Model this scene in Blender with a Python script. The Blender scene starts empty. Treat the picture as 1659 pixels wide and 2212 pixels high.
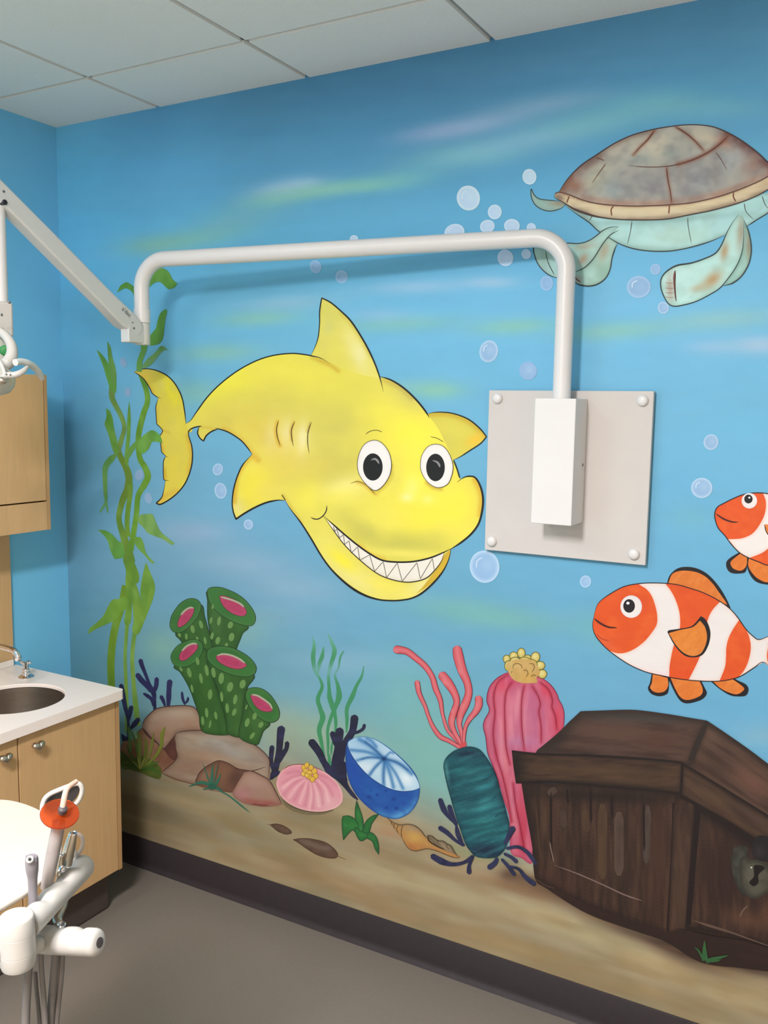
import bpy, bmesh, math, random
import numpy as np
from mathutils import Vector, Matrix
from mathutils.geometry import delaunay_2d_cdt

random.seed(7)
SC = bpy.context.scene
COL = SC.collection
PI = math.pi

# ------------------------------------------------------------------ camera
CAM = np.array([2.74447, -2.39231, 1.76124])
YAW, PITCH, ROLL, FPX = -0.511422, 0.117956, 0.0148979, 1939.143
PW, PH = 1659, 2212
FWD = np.array([math.sin(YAW)*math.cos(PITCH), math.cos(YAW)*math.cos(PITCH), -math.sin(PITCH)])
_r = np.array([math.cos(YAW), -math.sin(YAW), 0.0]); _u = np.cross(_r, FWD)
RGT = _r*math.cos(ROLL) + _u*math.sin(ROLL)
UPV = -_r*math.sin(ROLL) + _u*math.cos(ROLL)
cam_d = bpy.data.cameras.new('camera')
cam = bpy.data.objects.new('camera', cam_d); COL.objects.link(cam)
cam.matrix_world = Matrix(((RGT[0], UPV[0], -FWD[0], CAM[0]), (RGT[1], UPV[1], -FWD[1], CAM[1]),
                           (RGT[2], UPV[2], -FWD[2], CAM[2]), (0, 0, 0, 1)))
cam_d.sensor_fit = 'VERTICAL'; cam_d.sensor_height = 24.0; cam_d.lens = 24.0*FPX/PH
cam_d.clip_start = 0.02; cam_d.clip_end = 50
SC.camera = cam

# ------------------------------------------------------------------ view, world, room lights
SC.view_settings.view_transform = 'Standard'; SC.view_settings.look = 'None'
SC.view_settings.gamma = 1.0; SC.view_settings.use_curve_mapping = False
SC.view_settings.exposure = 0.0
world = bpy.data.worlds.new('world'); SC.world = world; world.use_nodes = True
world.node_tree.nodes['Background'].inputs[0].default_value = (0.8, 0.9, 1.0, 1)
world.node_tree.nodes['Background'].inputs[1].default_value = 0.0

ROOM_H = 2.755
def area_light(name, x, y, sx, sy, watts, col=(1.0, 0.945, 0.945)):
    d = bpy.data.lights.new(name, 'AREA'); d.shape = 'RECTANGLE'; d.size = sx; d.size_y = sy
    d.energy = watts; d.color = col
    o = bpy.data.objects.new(name, d); COL.objects.link(o)
    o.location = (x, y, ROOM_H - 0.012)
    return o
LIGHT_SPOTS = [(0.805, -1.83, 0.54, 0.54, 9), (1.93, -2.746, 0.26, 1.10, 134)]
LAMPS = [area_light('troffer_light', *a) for a in LIGHT_SPOTS]
# ------------------------------------------------------------------ helpers
def pt_on(axis, val, p):
    """point of the plane axis=val seen at photo position p"""
    d = (p[0]-PW/2)/FPX*RGT - (p[1]-PH/2)/FPX*UPV + FWD
    t = (val - CAM[axis])/d[axis]
    return Vector(CAM + t*d)
def pt_at(depth, p):
    d = (p[0]-PW/2)/FPX*RGT - (p[1]-PH/2)/FPX*UPV + FWD
    return Vector(CAM + depth*d)

def lin(c):
    c = np.asarray(c, float)/255.0
    return np.where(c <= 0.04045, c/12.92, ((c+0.055)/1.055)**2.4)

def mat(name, rgb, rough=0.5, metal=0.0, noise=0.0, nscale=20.0, bump=0.0, bscale=200.0, stretch=None, alpha=None,
        trans=0.0, spec=0.5, coat=0.0):
    m = bpy.data.materials.new(name); m.use_nodes = True
    nt = m.node_tree; b = nt.nodes['Principled BSDF']
    c = lin(rgb); b.inputs['Base Color'].default_value = (*c, 1)
    b.inputs['Roughness'].default_value = rough; b.inputs['Metallic'].default_value = metal
    b.inputs['Specular IOR Level'].default_value = spec
    b.inputs['Coat Weight'].default_value = coat
    if trans: b.inputs['Transmission Weight'].default_value = trans
    tc = nt.nodes.new('ShaderNodeTexCoord')
    if noise:
        n = nt.nodes.new('ShaderNodeTexNoise'); n.inputs['Scale'].default_value = nscale
        n.inputs['Detail'].default_value = 5
        src = tc.outputs['Object']
        if stretch:
            mp = nt.nodes.new('ShaderNodeMapping'); mp.inputs['Scale'].default_value = stretch
            nt.links.new(src, mp.inputs[0]); src = mp.outputs[0]
        nt.links.new(src, n.inputs['Vector'])
        r = nt.nodes.new('ShaderNodeMapRange')
        r.inputs['From Min'].default_value = 0.3; r.inputs['From Max'].default_value = 0.7
        r.inputs['To Min'].default_value = 1-noise; r.inputs['To Max'].default_value = 1+noise
        nt.links.new(n.outputs[0], r.inputs[0])
        mx = nt.nodes.new('ShaderNodeVectorMath'); mx.operation = 'SCALE'
        mx.inputs[0].default_value = c; nt.links.new(r.outputs[0], mx.inputs['Scale'])
        nt.links.new(mx.outputs[0], b.inputs['Base Color'])
    if bump:
        n2 = nt.nodes.new('ShaderNodeTexNoise'); n2.inputs['Scale'].default_value = bscale
        n2.inputs['Detail'].default_value = 3
        nt.links.new(tc.outputs['Object'], n2.inputs['Vector'])
        bp = nt.nodes.new('ShaderNodeBump'); bp.inputs['Strength'].default_value = bump
        bp.inputs['Distance'].default_value = 0.002
        nt.links.new(n2.outputs[0], bp.inputs['Height']); nt.links.new(bp.outputs[0], b.inputs['Normal'])
    return m

def obj(name, bm, m, parent=None, smooth=True, bevel=0.0, bseg=3, loc=None):
    me = bpy.data.meshes.new(name)
    bmesh.ops.recalc_face_normals(bm, faces=bm.faces[:])
    bm.to_mesh(me); bm.free()
    o = bpy.data.objects.new(name, me); COL.objects.link(o)
    if m: me.materials.append(m)
    if smooth:
        for p in me.polygons: p.use_smooth = True
        try: me.set_sharp_from_angle(angle=math.radians(38))
        except Exception: pass
    if bevel:
        md = o.modifiers.new('bevel', 'BEVEL'); md.width = bevel; md.segments = bseg; md.limit_method = 'ANGLE'
        md.harden_normals = False
    if parent is not None:
        o.parent = parent; o.matrix_parent_inverse = Matrix.Translation(-Vector(parent.location))
    if loc: o.location = loc
    return o
def tag(o, label=None, cat=None, group=None, kind=None):
    if label: o['label'] = label
    if cat: o['category'] = cat
    if group: o['group'] = group
    if kind: o['kind'] = kind
    return o
def thing(name, label, cat, loc=(0, 0, 0), group=None):
    o = bpy.data.objects.new(name, None); COL.objects.link(o); o.location = loc
    o.empty_display_size = 0.05
    return tag(o, label, cat, group)

def bx(bm, x0, x1, y0, y1, z0, z1):
    v = [bm.verts.new((x, y, z)) for x in (x0, x1) for y in (y0, y1) for z in (z0, z1)]
    for f in ((0, 1, 3, 2), (4, 6, 7, 5), (0, 4, 5, 1), (2, 3, 7, 6), (0, 2, 6, 4), (1, 5, 7, 3)):
        bm.faces.new([v[i] for i in f])
    return v
def box(x0, x1, y0, y1, z0, z1):
    bm = bmesh.new(); bx(bm, x0, x1, y0, y1, z0, z1); return bm

def frame_at(d):
    d = Vector(d).normalized()
    a = Vector((0, 0, 1)) if abs(d.z) < 0.9 else Vector((1, 0, 0))
    u = d.cross(a).normalized(); v = u.cross(d).normalized()
    return u, v
def tube(bm, pts, radii, seg=20, caps=True, round_end=0):
    """swept round tube; pts list of points, radii number or list"""
    pts = [Vector(p) for p in pts]; n = len(pts)
    if not hasattr(radii, '__len__'): radii = [radii]*n
    rings = []; u = None
    for i, p in enumerate(pts):
        d = (pts[min(i+1, n-1)] - pts[max(i-1, 0)])
        if d.length < 1e-9: d = Vector((0, 0, 1))
        d.normalize()
        if u is None: u, v = frame_at(d)
        else:
            u = (u - d*u.dot(d)).normalized()
        v = d.cross(u)
        rings.append([bm.verts.new(p + (u*math.cos(a) + v*math.sin(a))*radii[i])
                      for a in [2*PI*k/seg for k in range(seg)]])
    for a, b in zip(rings, rings[1:]):
        for k in range(seg):
            bm.faces.new((a[k], a[(k+1) % seg], b[(k+1) % seg], b[k]))
    if caps:
        bm.faces.new(rings[0][::-1]); bm.faces.new(rings[-1])
    return bm
def capsule_pts(a, b, r, k=5):
    """points and radii for a tube with rounded ends"""
    a = Vector(a); b = Vector(b); d = (b-a).normalized()
    P, Rr = [], []
    for i in range(k+1):
        t = PI/2*i/k; P.append(a + d*(r*(1-math.cos(t)) )); Rr.append(max(r*math.sin(t), 1e-4))
    for i in range(k+1):
        t = PI/2*i/k; P.append(b - d*(r*(1-math.sin(t)))); Rr.append(max(r*math.cos(t), 1e-4))
    return P, Rr
def capsule(bm, a, b, r, seg=20):
    P, Rr = capsule_pts(a, b, r); return tube(bm, P, Rr, seg)
def lathe(bm, axis_o, axis_d, prof, seg=32):
    """prof: list of (dist along axis, radius)"""
    o = Vector(axis_o); d = Vector(axis_d).normalized()
    return tube_rings(bm, [(o + d*t, r) for t, r in prof], d, seg)
def tube_rings(bm, pr, d, seg):
    u, v = frame_at(d); rings = []
    for p, r in pr:
        rings.append([bm.verts.new(p + (u*math.cos(a) + v*math.sin(a))*max(r, 1e-5))
                      for a in [2*PI*k/seg for k in range(seg)]])
    for a, b in zip(rings, rings[1:]):
        for k in range(seg):
            bm.faces.new((a[k], a[(k+1) % seg], b[(k+1) % seg], b[k]))
    bm.faces.new(rings[0][::-1]); bm.faces.new(rings[-1])
    return bm
def arc(p0, p1, p2, r, n=10):
    """polyline p0-p1-p2 with a fillet of radius r at p1; returns fillet points"""
    p0, p1, p2 = Vector(p0), Vector(p1), Vector(p2)
    a = (p0-p1).normalized(); b = (p2-p1).normalized()
    th = a.angle(b); t = r/math.tan(th/2)
    c = p1 + (a+b).normalized()*(r/math.sin(th/2))
    s = p1 + a*t; e = p1 + b*t
    vs = s-c; ve = e-c; ang = vs.angle(ve); out = []
    for i in range(n+1):
        k = i/n
        out.append(c + (vs*math.sin((1-k)*ang) + ve*math.sin(k*ang))/math.sin(ang))
    return out
def bez(pts, n=24):
    """Catmull-Rom through 3-D points"""
    P = [Vector(p) for p in pts]; out = []
    for i in range(len(P)-1):
        a = P[max(i-1, 0)]; b = P[i]; c = P[i+1]; d = P[min(i+2, len(P)-1)]
        for k in range(n):
            t = k/n
            out.append(0.5*((2*b) + (c-a)*t + (2*a-5*b+4*c-d)*t*t + (3*b-a-3*c+d)*t**3))
    out.append(P[-1]); return out
def prism(bm, outline, up, h):
    """extrude a planar 3-D outline along vector up*h"""
    up = Vector(up).normalized()*h
    a = [bm.verts.new(Vector(p)) for p in outline]; b = [bm.verts.new(Vector(p)+up) for p in outline]
    bm.faces.new(a[::-1]); bm.faces.new(b)
    n = len(a)
    for i in range(n): bm.faces.new((a[i], a[(i+1) % n], b[(i+1) % n], b[i]))
    return bm

# ------------------------------------------------------------------ materials
M_white = mat('white_enamel', (220, 220, 219), 0.35, noise=0.01)
M_white2 = mat('white_moulded_plastic', (190, 188, 182), 0.45, noise=0.01)
M_arm = mat('pale_grey_arm', (205, 208, 205), 0.4, noise=0.012)
M_panel = mat('backing_panel_grey', (200, 197, 193), 0.6, noise=0.012, bump=0.05)
M_dark = mat('dark_slot', (38, 36, 36), 0.6, noise=0.05)
M_screw = mat('grey_screw', (120, 120, 118), 0.35, 0.6, noise=0.05)
M_chrome = mat('chrome', (225, 225, 228), 0.10, 1.0, noise=0.01)
M_steel = mat('brushed_steel', (180, 170, 160), 0.33, 1.0, noise=0.05, nscale=12, stretch=(1, 1, 8))
M_nickel = mat('brushed_nickel', (196, 188, 172), 0.3, 1.0, noise=0.03)
M_counter = mat('solid_surface_white', (244, 235, 228), 0.4, noise=0.015, nscale=300)
M_tile = mat('ceiling_tile', (250, 246, 236), 0.95, noise=0.02, nscale=160, bump=0.25, bscale=260)
M_bar = mat('ceiling_grid_metal', (176, 180, 178), 0.6, noise=0.02)
M_floor = mat('vinyl_floor', (124, 117, 108), 0.42, noise=0.03, nscale=90)
M_base = mat('rubber_baseboard', (52, 46, 48), 0.55, noise=0.06, nscale=40, spec=0.25)
M_bluewall = mat('blue_wall_paint', (118, 199, 240), 0.62, noise=0.012, bump=0.12, bscale=350)
M_plain = mat('plain_wall_paint', (232, 216, 196), 0.7, noise=0.012, bump=0.1, bscale=350)

# ------------------------------------------------------------------ room shell
RX, RY = 4.27, -3.96
def struct(name, bm, m, parent=None, smooth=False):
    o = obj(name, bm, m, parent, smooth=smooth)
    o['kind'] = 'structure'
    return o
floor = struct('floor', box(-0.1, RX+0.1, RY-0.1, 0.1, -0.06, 0.0), M_floor)
wall_left = struct('wall_left', box(-0.1, 0.0, RY-0.1, 0.0, 0, ROOM_H), M_bluewall)
wall_right = struct('wall_right', box(RX, RX+0.1, RY-0.1, 0.0, 0, ROOM_H), M_plain)
wall_front = struct('wall_front', box(0, RX, RY-0.1, RY, 0, ROOM_H), M_plain)

GX0, GD, GS = 0.50037, 0.30661, 0.61          # suspended grid: first line in x, first line from the mural wall, pitch
GAP = 0.0085
xl = [0.0] + [GX0+GS*i - 0.0 for i in range(7) if GX0+GS*i < RX] + [RX]
yl = [0.0, -GD, -GD-1.22, -GD-1.83, -GD-3.05, RY]
bm = bmesh.new(); bars = bmesh.new()
for i in range(len(xl)-1):
    for j in range(len(yl)-1):
        x0 = xl[i] + (GAP if i else 0); x1 = xl[i+1] - (GAP if i < len(xl)-2 else 0)
        y1 = yl[j] - (GAP if j else 0); y0 = yl[j+1] + (GAP if j < len(yl)-2 else 0)
        bx(bm, x0, x1, y0, y1, ROOM_H, ROOM_H+0.016)
ceiling = struct('ceiling', bm, M_tile)
for x in xl[1:-1]: bx(bars, x-0.012, x+0.012, RY, 0, ROOM_H+0.0095, ROOM_H+0.03)
for y in yl[1:-1]: bx(bars, 0, RX, y-0.012, y+0.012, ROOM_H+0.0095, ROOM_H+0.03)
grid_bars = obj('ceiling_grid', bars, M_bar, ceiling, smooth=False)
slab = struct('ceiling_slab_1', box(-0.1, RX+0.1, RY-0.1, 0.1, ROOM_H+0.05, ROOM_H+0.1), M_plain)  # unseen slab closing the room above the ceiling tiles

# baseboard: rubber cove profile
def cove(bm, a, b, nrm):
    a = Vector(a); b = Vector(b); n = Vector(nrm)
    prof = [(0.0, 0.112), (0.003, 0.112), (0.0045, 0.110), (0.0045, 0.022), (0.006, 0.014), (0.010, 0.007), (0.016, 0.003), (0.018, 0.0), (0, 0)]
    A = [bm.verts.new(a + n*o + Vector((0, 0, z))) for o, z in prof]
    B = [bm.verts.new(b + n*o + Vector((0, 0, z))) for o, z in prof]
    k = len(prof)
    for i in range(k): bm.faces.new((A[i], A[(i+1) % k], B[(i+1) % k], B[i]))
    bm.faces.new(A); bm.faces.new(B[::-1])
bm = bmesh.new(); cove(bm, (0, 0, 0), (RX, 0, 0), (0, -1, 0)); struct('baseboard_back', bm, M_base, smooth=True)
bm = bmesh.new(); cove(bm, (0, RY, 0), (0, 0, 0), (1, 0, 0)); struct('baseboard_left', bm, M_base, smooth=True)
# ------------------------------------------------------------------ mural painting kit
# the mural is flat paint on the back wall: every painted figure is a thin skin of coloured faces on the plane y = 0
def wall_xz(P):
    P = np.asarray(P, float)
    d = ((P[:, 0]-PW/2)/FPX)[:, None]*RGT - ((P[:, 1]-PH/2)/FPX)[:, None]*UPV + FWD
    t = -CAM[1]/d[:, 1]
    Q = CAM + t[:, None]*d
    return Q[:, [0, 2]]

_m = bpy.data.materials.new('mural_paint'); _m.use_nodes = True
_nt = _m.node_tree; _b = _nt.nodes['Principled BSDF']
_b.inputs['Roughness'].default_value = 0.58; _b.inputs['Specular IOR Level'].default_value = 0.35
_at = _nt.nodes.new('ShaderNodeAttribute'); _at.attribute_name = 'paint'
_tc = _nt.nodes.new('ShaderNodeTexCoord')
_n1 = _nt.nodes.new('ShaderNodeTexNoise'); _n1.inputs['Scale'].default_value = 14; _n1.inputs['Detail'].default_value = 6
_mp = _nt.nodes.new('ShaderNodeMapping'); _mp.inputs['Scale'].default_value = (0.6, 1, 1.6)
_nt.links.new(_tc.outputs['Object'], _mp.inputs[0]); _nt.links.new(_mp.outputs[0], _n1.inputs['Vector'])
_mr = _nt.nodes.new('ShaderNodeMapRange'); _mr.inputs[1].default_value = 0.3; _mr.inputs[2].default_value = 0.7
_mr.inputs[3].default_value = 0.975; _mr.inputs[4].default_value = 1.025
_nt.links.new(_n1.outputs[0], _mr.inputs[0])
_vm = _nt.nodes.new('ShaderNodeVectorMath'); _vm.operation = 'SCALE'
_nt.links.new(_at.outputs['Color'], _vm.inputs[0]); _nt.links.new(_mr.outputs[0], _vm.inputs['Scale'])
_nt.links.new(_vm.outputs[0], _b.inputs['Base Color'])
_n2 = _nt.nodes.new('ShaderNodeTexNoise'); _n2.inputs['Scale'].default_value = 380; _n2.inputs['Detail'].default_value = 2
_nt.links.new(_tc.outputs['Object'], _n2.inputs['Vector'])
_bp = _nt.nodes.new('ShaderNodeBump'); _bp.inputs['Strength'].default_value = 0.10; _bp.inputs['Distance'].default_value = 0.001
_nt.links.new(_n2.outputs[0], _bp.inputs['Height']); _nt.links.new(_bp.outputs[0], _b.inputs['Normal'])
M_paint = _m

V0 = (0, 0, 1.0)
def parse(s, v=V0):
    """'x,y x,y! ...' in view v=(x0,y0,scale) -> points, corner flags"""
    P, C = [], []
    for w in s.split():
        c = w.endswith('!'); a, b = w.rstrip('!').split(',')
        P.append((v[0]+float(a)/v[2], v[1]+float(b)/v[2])); C.append(c)
    return np.array(P), C
def crom(a, b, c, d, n):
    t = np.arange(n)[:, None]/n
    return 0.5*((2*b)+(c-a)*t+(2*a-5*b+4*c-d)*t*t+(3*b-a-3*c+d)*t**3)
def smooth(P, C, closed, step=3.0):
    n = len(P); out = []; src = []
    m = n if closed else n-1
    for i in range(m):
        b = P[i]; c = P[(i+1) % n]
        a = P[(i-1) % n] if (closed or i > 0) else b - (c-b)
        d = P[(i+2) % n] if (closed or i+2 < n) else c + (c-b)
        if C[i]: a = b - (c-b)*0.6
        if C[(i+1) % n]: d = c + (c-b)*0.6
        k = max(1, int(round(np.linalg.norm(c-b)/step)))
        out.append(crom(a, b, c, d, k)); src.append(i + np.arange(k)/k)
    if not closed: out.append(P[-1:]); src.append(np.array([n-1.0]))
    return np.vstack(out), np.concatenate(src)
def seg_dist(Q, L, closed=False):
    if closed: L = np.vstack([L, L[:1]])
    A = L[:-1]; B = L[1:]; out = np.full(len(Q), 1e9)
    for s in range(0, len(Q), 4000):
        q = Q[s:s+4000][:, None, :]
        ab = (B-A)[None]; t = ((q-A[None])*ab).sum(2)/np.maximum((ab*ab).sum(2), 1e-9)
        t = np.clip(t, 0, 1)[..., None]
        d = q-(A[None]+ab*t)
        out[s:s+4000] = np.sqrt((d*d).sum(2)).min(1)
    return out
def inside(Q, L):
    r = np.zeros(len(Q), bool); x, y = Q[:, 0], Q[:, 1]; n = len(L)
    for i in range(n):
        x1, y1 = L[i]; x2, y2 = L[(i+1) % n]
        if y1 == y2: continue
        c = (y1 > y) != (y2 > y)
        r ^= c & (x < (x2-x1)*(y-y1)/(y2-y1)+x1)
    return r
def vnoise(X, Y, seed=0):
    """smooth value noise 0..1"""
    xi = np.floor(X).astype(np.int64); yi = np.floor(Y).astype(np.int64)
    fx = X-xi; fy = Y-yi; fx = fx*fx*(3-2*fx); fy = fy*fy*(3-2*fy)
    def h(a, b):
        v = np.sin(a*127.1+b*311.7+seed*74.7)*43758.5453
        return v-np.floor(v)
    return (h(xi, yi)*(1-fx)+h(xi+1, yi)*fx)*(1-fy)+(h(xi, yi+1)*(1-fx)+h(xi+1, yi+1)*fx)*fy
def col(c):
    if isinstance(c, str):
        c = c.lstrip('#'); return np.array([int(c[i:i+2], 16) for i in (0, 2, 4)], float)
    return np.array(c, float)
def shade(Q, base, ops, L=None, v=V0):
    """colour of paint at points Q: base, then soft brush passes"""
    Cc = np.tile(col(base), (len(Q), 1))
    T = lambda x, y: (v[0]+x/v[2], v[1]+y/v[2])
    for o in ops:
        k = o[0]
        if k == 'b':                        # soft dab: x y rx ry angle colour alpha
            _, x, y, rx, ry, ang, c, a = o[:8]; x, y = T(x, y); rx /= v[2]; ry /= v[2]
            ca, sa = math.cos(math.radians(ang)), math.sin(math.radians(ang))
            dx, dy = Q[:, 0]-x, Q[:, 1]-y
            u = (dx*ca+dy*sa)/rx; w = (-dx*sa+dy*ca)/ry
            wt = a*np.exp(-(u*u+w*w)**(o[8] if len(o) > 8 else 1.0))
        elif k == 'l':                      # soft stroke: pts width colour alpha
            P, C = parse(o[1], v); S, _ = smooth(P, C, False, 8)
            d = seg_dist(Q, S)/(o[2]/v[2]); wt = o[4]*np.exp(-d*d)
            c = o[3]
        elif k == 'e':                      # band along the outline: width colour alpha
            d = seg_dist(Q, L, True)/(o[1]/v[2]); wt = o[3]*np.exp(-d*d); c = o[2]
        elif k == 'g':                      # gradient towards colour: x0 y0 -> x1 y1
            x0, y0 = T(o[1], o[2]); x1, y1 = T(o[3], o[4]); c = o[5]
            dx, dy = x1-x0, y1-y0; t = ((Q[:, 0]-x0)*dx+(Q[:, 1]-y0)*dy)/(dx*dx+dy*dy)
            t = np.clip(t, 0, 1); wt = t*t*(3-2*t)*o[6]
        elif k == 'n':                      # mottling: cell sizes along/across, angle, colour, alpha, seed
            _, sx, sy, ang, c, a, seed = o
            ca, sa = math.cos(math.radians(ang)), math.sin(math.radians(ang))
            X = (Q[:, 0]*ca+Q[:, 1]*sa)/(sx/v[2]); Y = (-Q[:, 0]*sa+Q[:, 1]*ca)/(sy/v[2])
            nz = vnoise(X, Y, seed)*0.65+vnoise(X*2.1, Y*2.1, seed+3)*0.35
            wt = a*np.clip((nz-0.42)*3.2, 0, 1)
        Cc = Cc*(1-wt[:, None])+col(c)*wt[:, None]
    return Cc
LAYER = 0.00004
class Fig:
    def __init__(s, name, label, lift=0.0003, gain=1.0, parent=None, v=V0):
        s.name, s.label, s.y, s.gain, s.parent, s.v = name, label, lift, gain, parent, v
        s.V, s.F, s.C, s.n = [], [], [], 0
    def add(s, Q, F, C):
        XZ = wall_xz(Q); s.y += LAYER
        s.V.append(np.column_stack([XZ[:, 0], np.full(len(Q), -s.y), XZ[:, 1]]))
        s.C.append(C); s.F += [tuple(i+s.n for i in f) for f in F]; s.n += len(Q)
    def fill(s, pts, base, ops=(), step=5.0, v=None, sm=3.0):
        v = v or s.v
        P, C = parse(pts, v) if isinstance(pts, str) else (np.array(pts, float), [False]*len(pts))
        L, _ = smooth(P, C, True, sm)
        x0, y0 = L.min(0); x1, y1 = L.max(0)
        if ops:
            gx, gy = np.meshgrid(np.arange(x0, x1, step), np.arange(y0, y1, step*0.87))
            gx[1::2] += step/2
            G = np.column_stack([gx.ravel(), gy.ravel()])
            G = G[inside(G, L)]
            if len(G): G = G[seg_dist(G, L, True) > step*0.45]
        else: G = np.zeros((0, 2))
        A = np.vstack([L, G]); n = len(L)
        vv, _, ff, ov, _, _ = delaunay_2d_cdt([Vector((a, b)) for a, b in A], [], [list(range(n))], 1, 1e-4)
        Q = np.array([(q.x, q.y) for q in vv])
        s.add(Q, [tuple(f) for f in ff], shade(Q, base, ops, L, v))
        return s
    def line(s, pts, w, c='1c1a1a', v=None, ends=(0.25, 0.25), step=3.0, closed=False, ops=(), round_tip=False):
        """painted stroke; w = width or list of widths at the given points (view units)"""
        v = v or s.v
        P, C = parse(pts, v); L, src = smooth(P, C, closed, step)
        if closed: L = np.vstack([L, L[:1]]); src = np.append(src, len(P))
        if hasattr(w, '__len__'):
            W_ = np.interp(src, np.linspace(0, len(P)-1, len(w)), np.array(w, float))/v[2]
        else: W_ = np.full(len(L), w/v[2])
        n = len(L); t = np.linspace(0, 1, n)
        if not closed and not round_tip:
            W_ = W_*np.clip(ends[0]+t/0.12*(1-ends[0]), 0, 1)*np.clip(ends[1]+(1-t)/0.12*(1-ends[1]), 0, 1)
        if round_tip:
            D = np.concatenate([[0], np.cumsum(np.linalg.norm(np.diff(L, axis=0), axis=1))])
            r0 = max(W_[0]/2, 0.5); q = np.clip(1-D/r0, 0, 1); W_ = W_*np.sqrt(np.clip(1-q*q, 0.02, 1))
            r1 = max(W_[-1]/2, 0.5); q = np.clip(1-(D[-1]-D)/r1, 0, 1); W_ = W_*np.sqrt(np.clip(1-q*q, 0.02, 1))
        T = np.gradient(L, axis=0); T /= np.maximum(np.linalg.norm(T, axis=1), 1e-6)[:, None]
        N = np.column_stack([-T[:, 1], T[:, 0]])
        Q = np.vstack([L+N*W_[:, None]/2, L, L-N*W_[:, None]/2])
        F = []
        for i in range(n-1):
            F += [(i, i+1, n+i+1, n+i), (n+i, n+i+1, 2*n+i+1, 2*n+i)]
        s.add(Q, F, shade(Q, c, ops, L, v))
        return s
    def oval(s, x, y, rx, ry, base, ops=(), ang=0, v=None, step=5.0, n=36):
        v = v or s.v
        ca, sa = math.cos(math.radians(ang)), math.sin(math.radians(ang)); P = []
        for k in range(n):
            a = 2*PI*k/n; px, py = rx*math.cos(a), ry*math.sin(a)
            P.append((v[0]+(x+px*ca-py*sa)/v[2], v[1]+(y+px*sa+py*ca)/v[2]))
        return s.fill(P, base, ops, step, v, sm=2.5)
    def build(s):
        V = np.vstack(s.V); me = bpy.data.meshes.new(s.name)
        me.from_pydata([tuple(p) for p in V], [], s.F); me.update()
        a = me.color_attributes.new('paint', 'FLOAT_COLOR', 'POINT')
        C = np.clip(lin(np.vstack(s.C))*s.gain, 0, 0.92)
        a.data.foreach_set('color', np.column_stack([C, np.ones(len(C))]).ravel())
        me.materials.append(M_paint)
        # all faces look into the room
        bm = bmesh.new(); bm.from_mesh(me)
        for f in bm.faces:
            f.normal_update()
            if f.normal.y > 0: f.normal_flip()
        bm.to_mesh(me); bm.free()
        o = bpy.data.objects.new(s.name, me); COL.objects.link(o)
        o.parent = s.parent if s.parent else wall_back
        if s.label: o['label'] = s.label
        return o
# ------------------------------------------------------------------ back wall with its sea ground
BGX = [0, .5, 1.0, 1.6, 2.2, 2.8, 3.4]
BGZ = [(2.75, (114, 204, 249), (95, 168, 214), (82, 147, 188), (79, 141, 183), (84, 149, 192), (94, 158, 203), (99, 162, 207)),
       (2.5, (108, 200, 246), (104, 187, 235), (91, 165, 210), (85, 156, 200), (86, 163, 208), (98, 174, 218), (98, 173, 216)),
       (2.3, (108, 196, 243), (108, 193, 235), (99, 181, 222), (98, 178, 220), (100, 181, 223), (109, 192, 235), (110, 193, 237)),
       (2.05, (106, 187, 228), (110, 187, 225), (109, 185, 222), (110, 186, 225), (113, 189, 229), (116, 196, 235), (118, 198, 237)),
       (1.75, (104, 174, 212), (108, 177, 210), (108, 177, 209), (108, 177, 211), (107, 179, 216), (110, 187, 225), (112, 190, 228)),
       (1.45, (102, 164, 199), (107, 168, 201), (104, 167, 200), (102, 167, 200), (101, 170, 207), (106, 180, 217), (108, 183, 221)),
       (1.15, (98, 153, 182), (104, 160, 189), (103, 158, 188), (98, 159, 189), (98, 162, 197), (102, 172, 210), (104, 175, 213)),
       (0.85, (88, 142, 163), (101, 154, 175), (103, 157, 177), (101, 159, 185), (99, 161, 195), (102, 170, 208), (104, 173, 211)),
       (0.6, (90, 143, 158), (112, 157, 167), (116, 164, 174), (108, 163, 182), (104, 164, 194), (105, 171, 208), (106, 174, 210)),
       (0.0, (92, 147, 164), (116, 162, 171), (119, 168, 178), (111, 167, 186), (107, 168, 198), (107, 174, 211), (108, 177, 214))]
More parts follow.
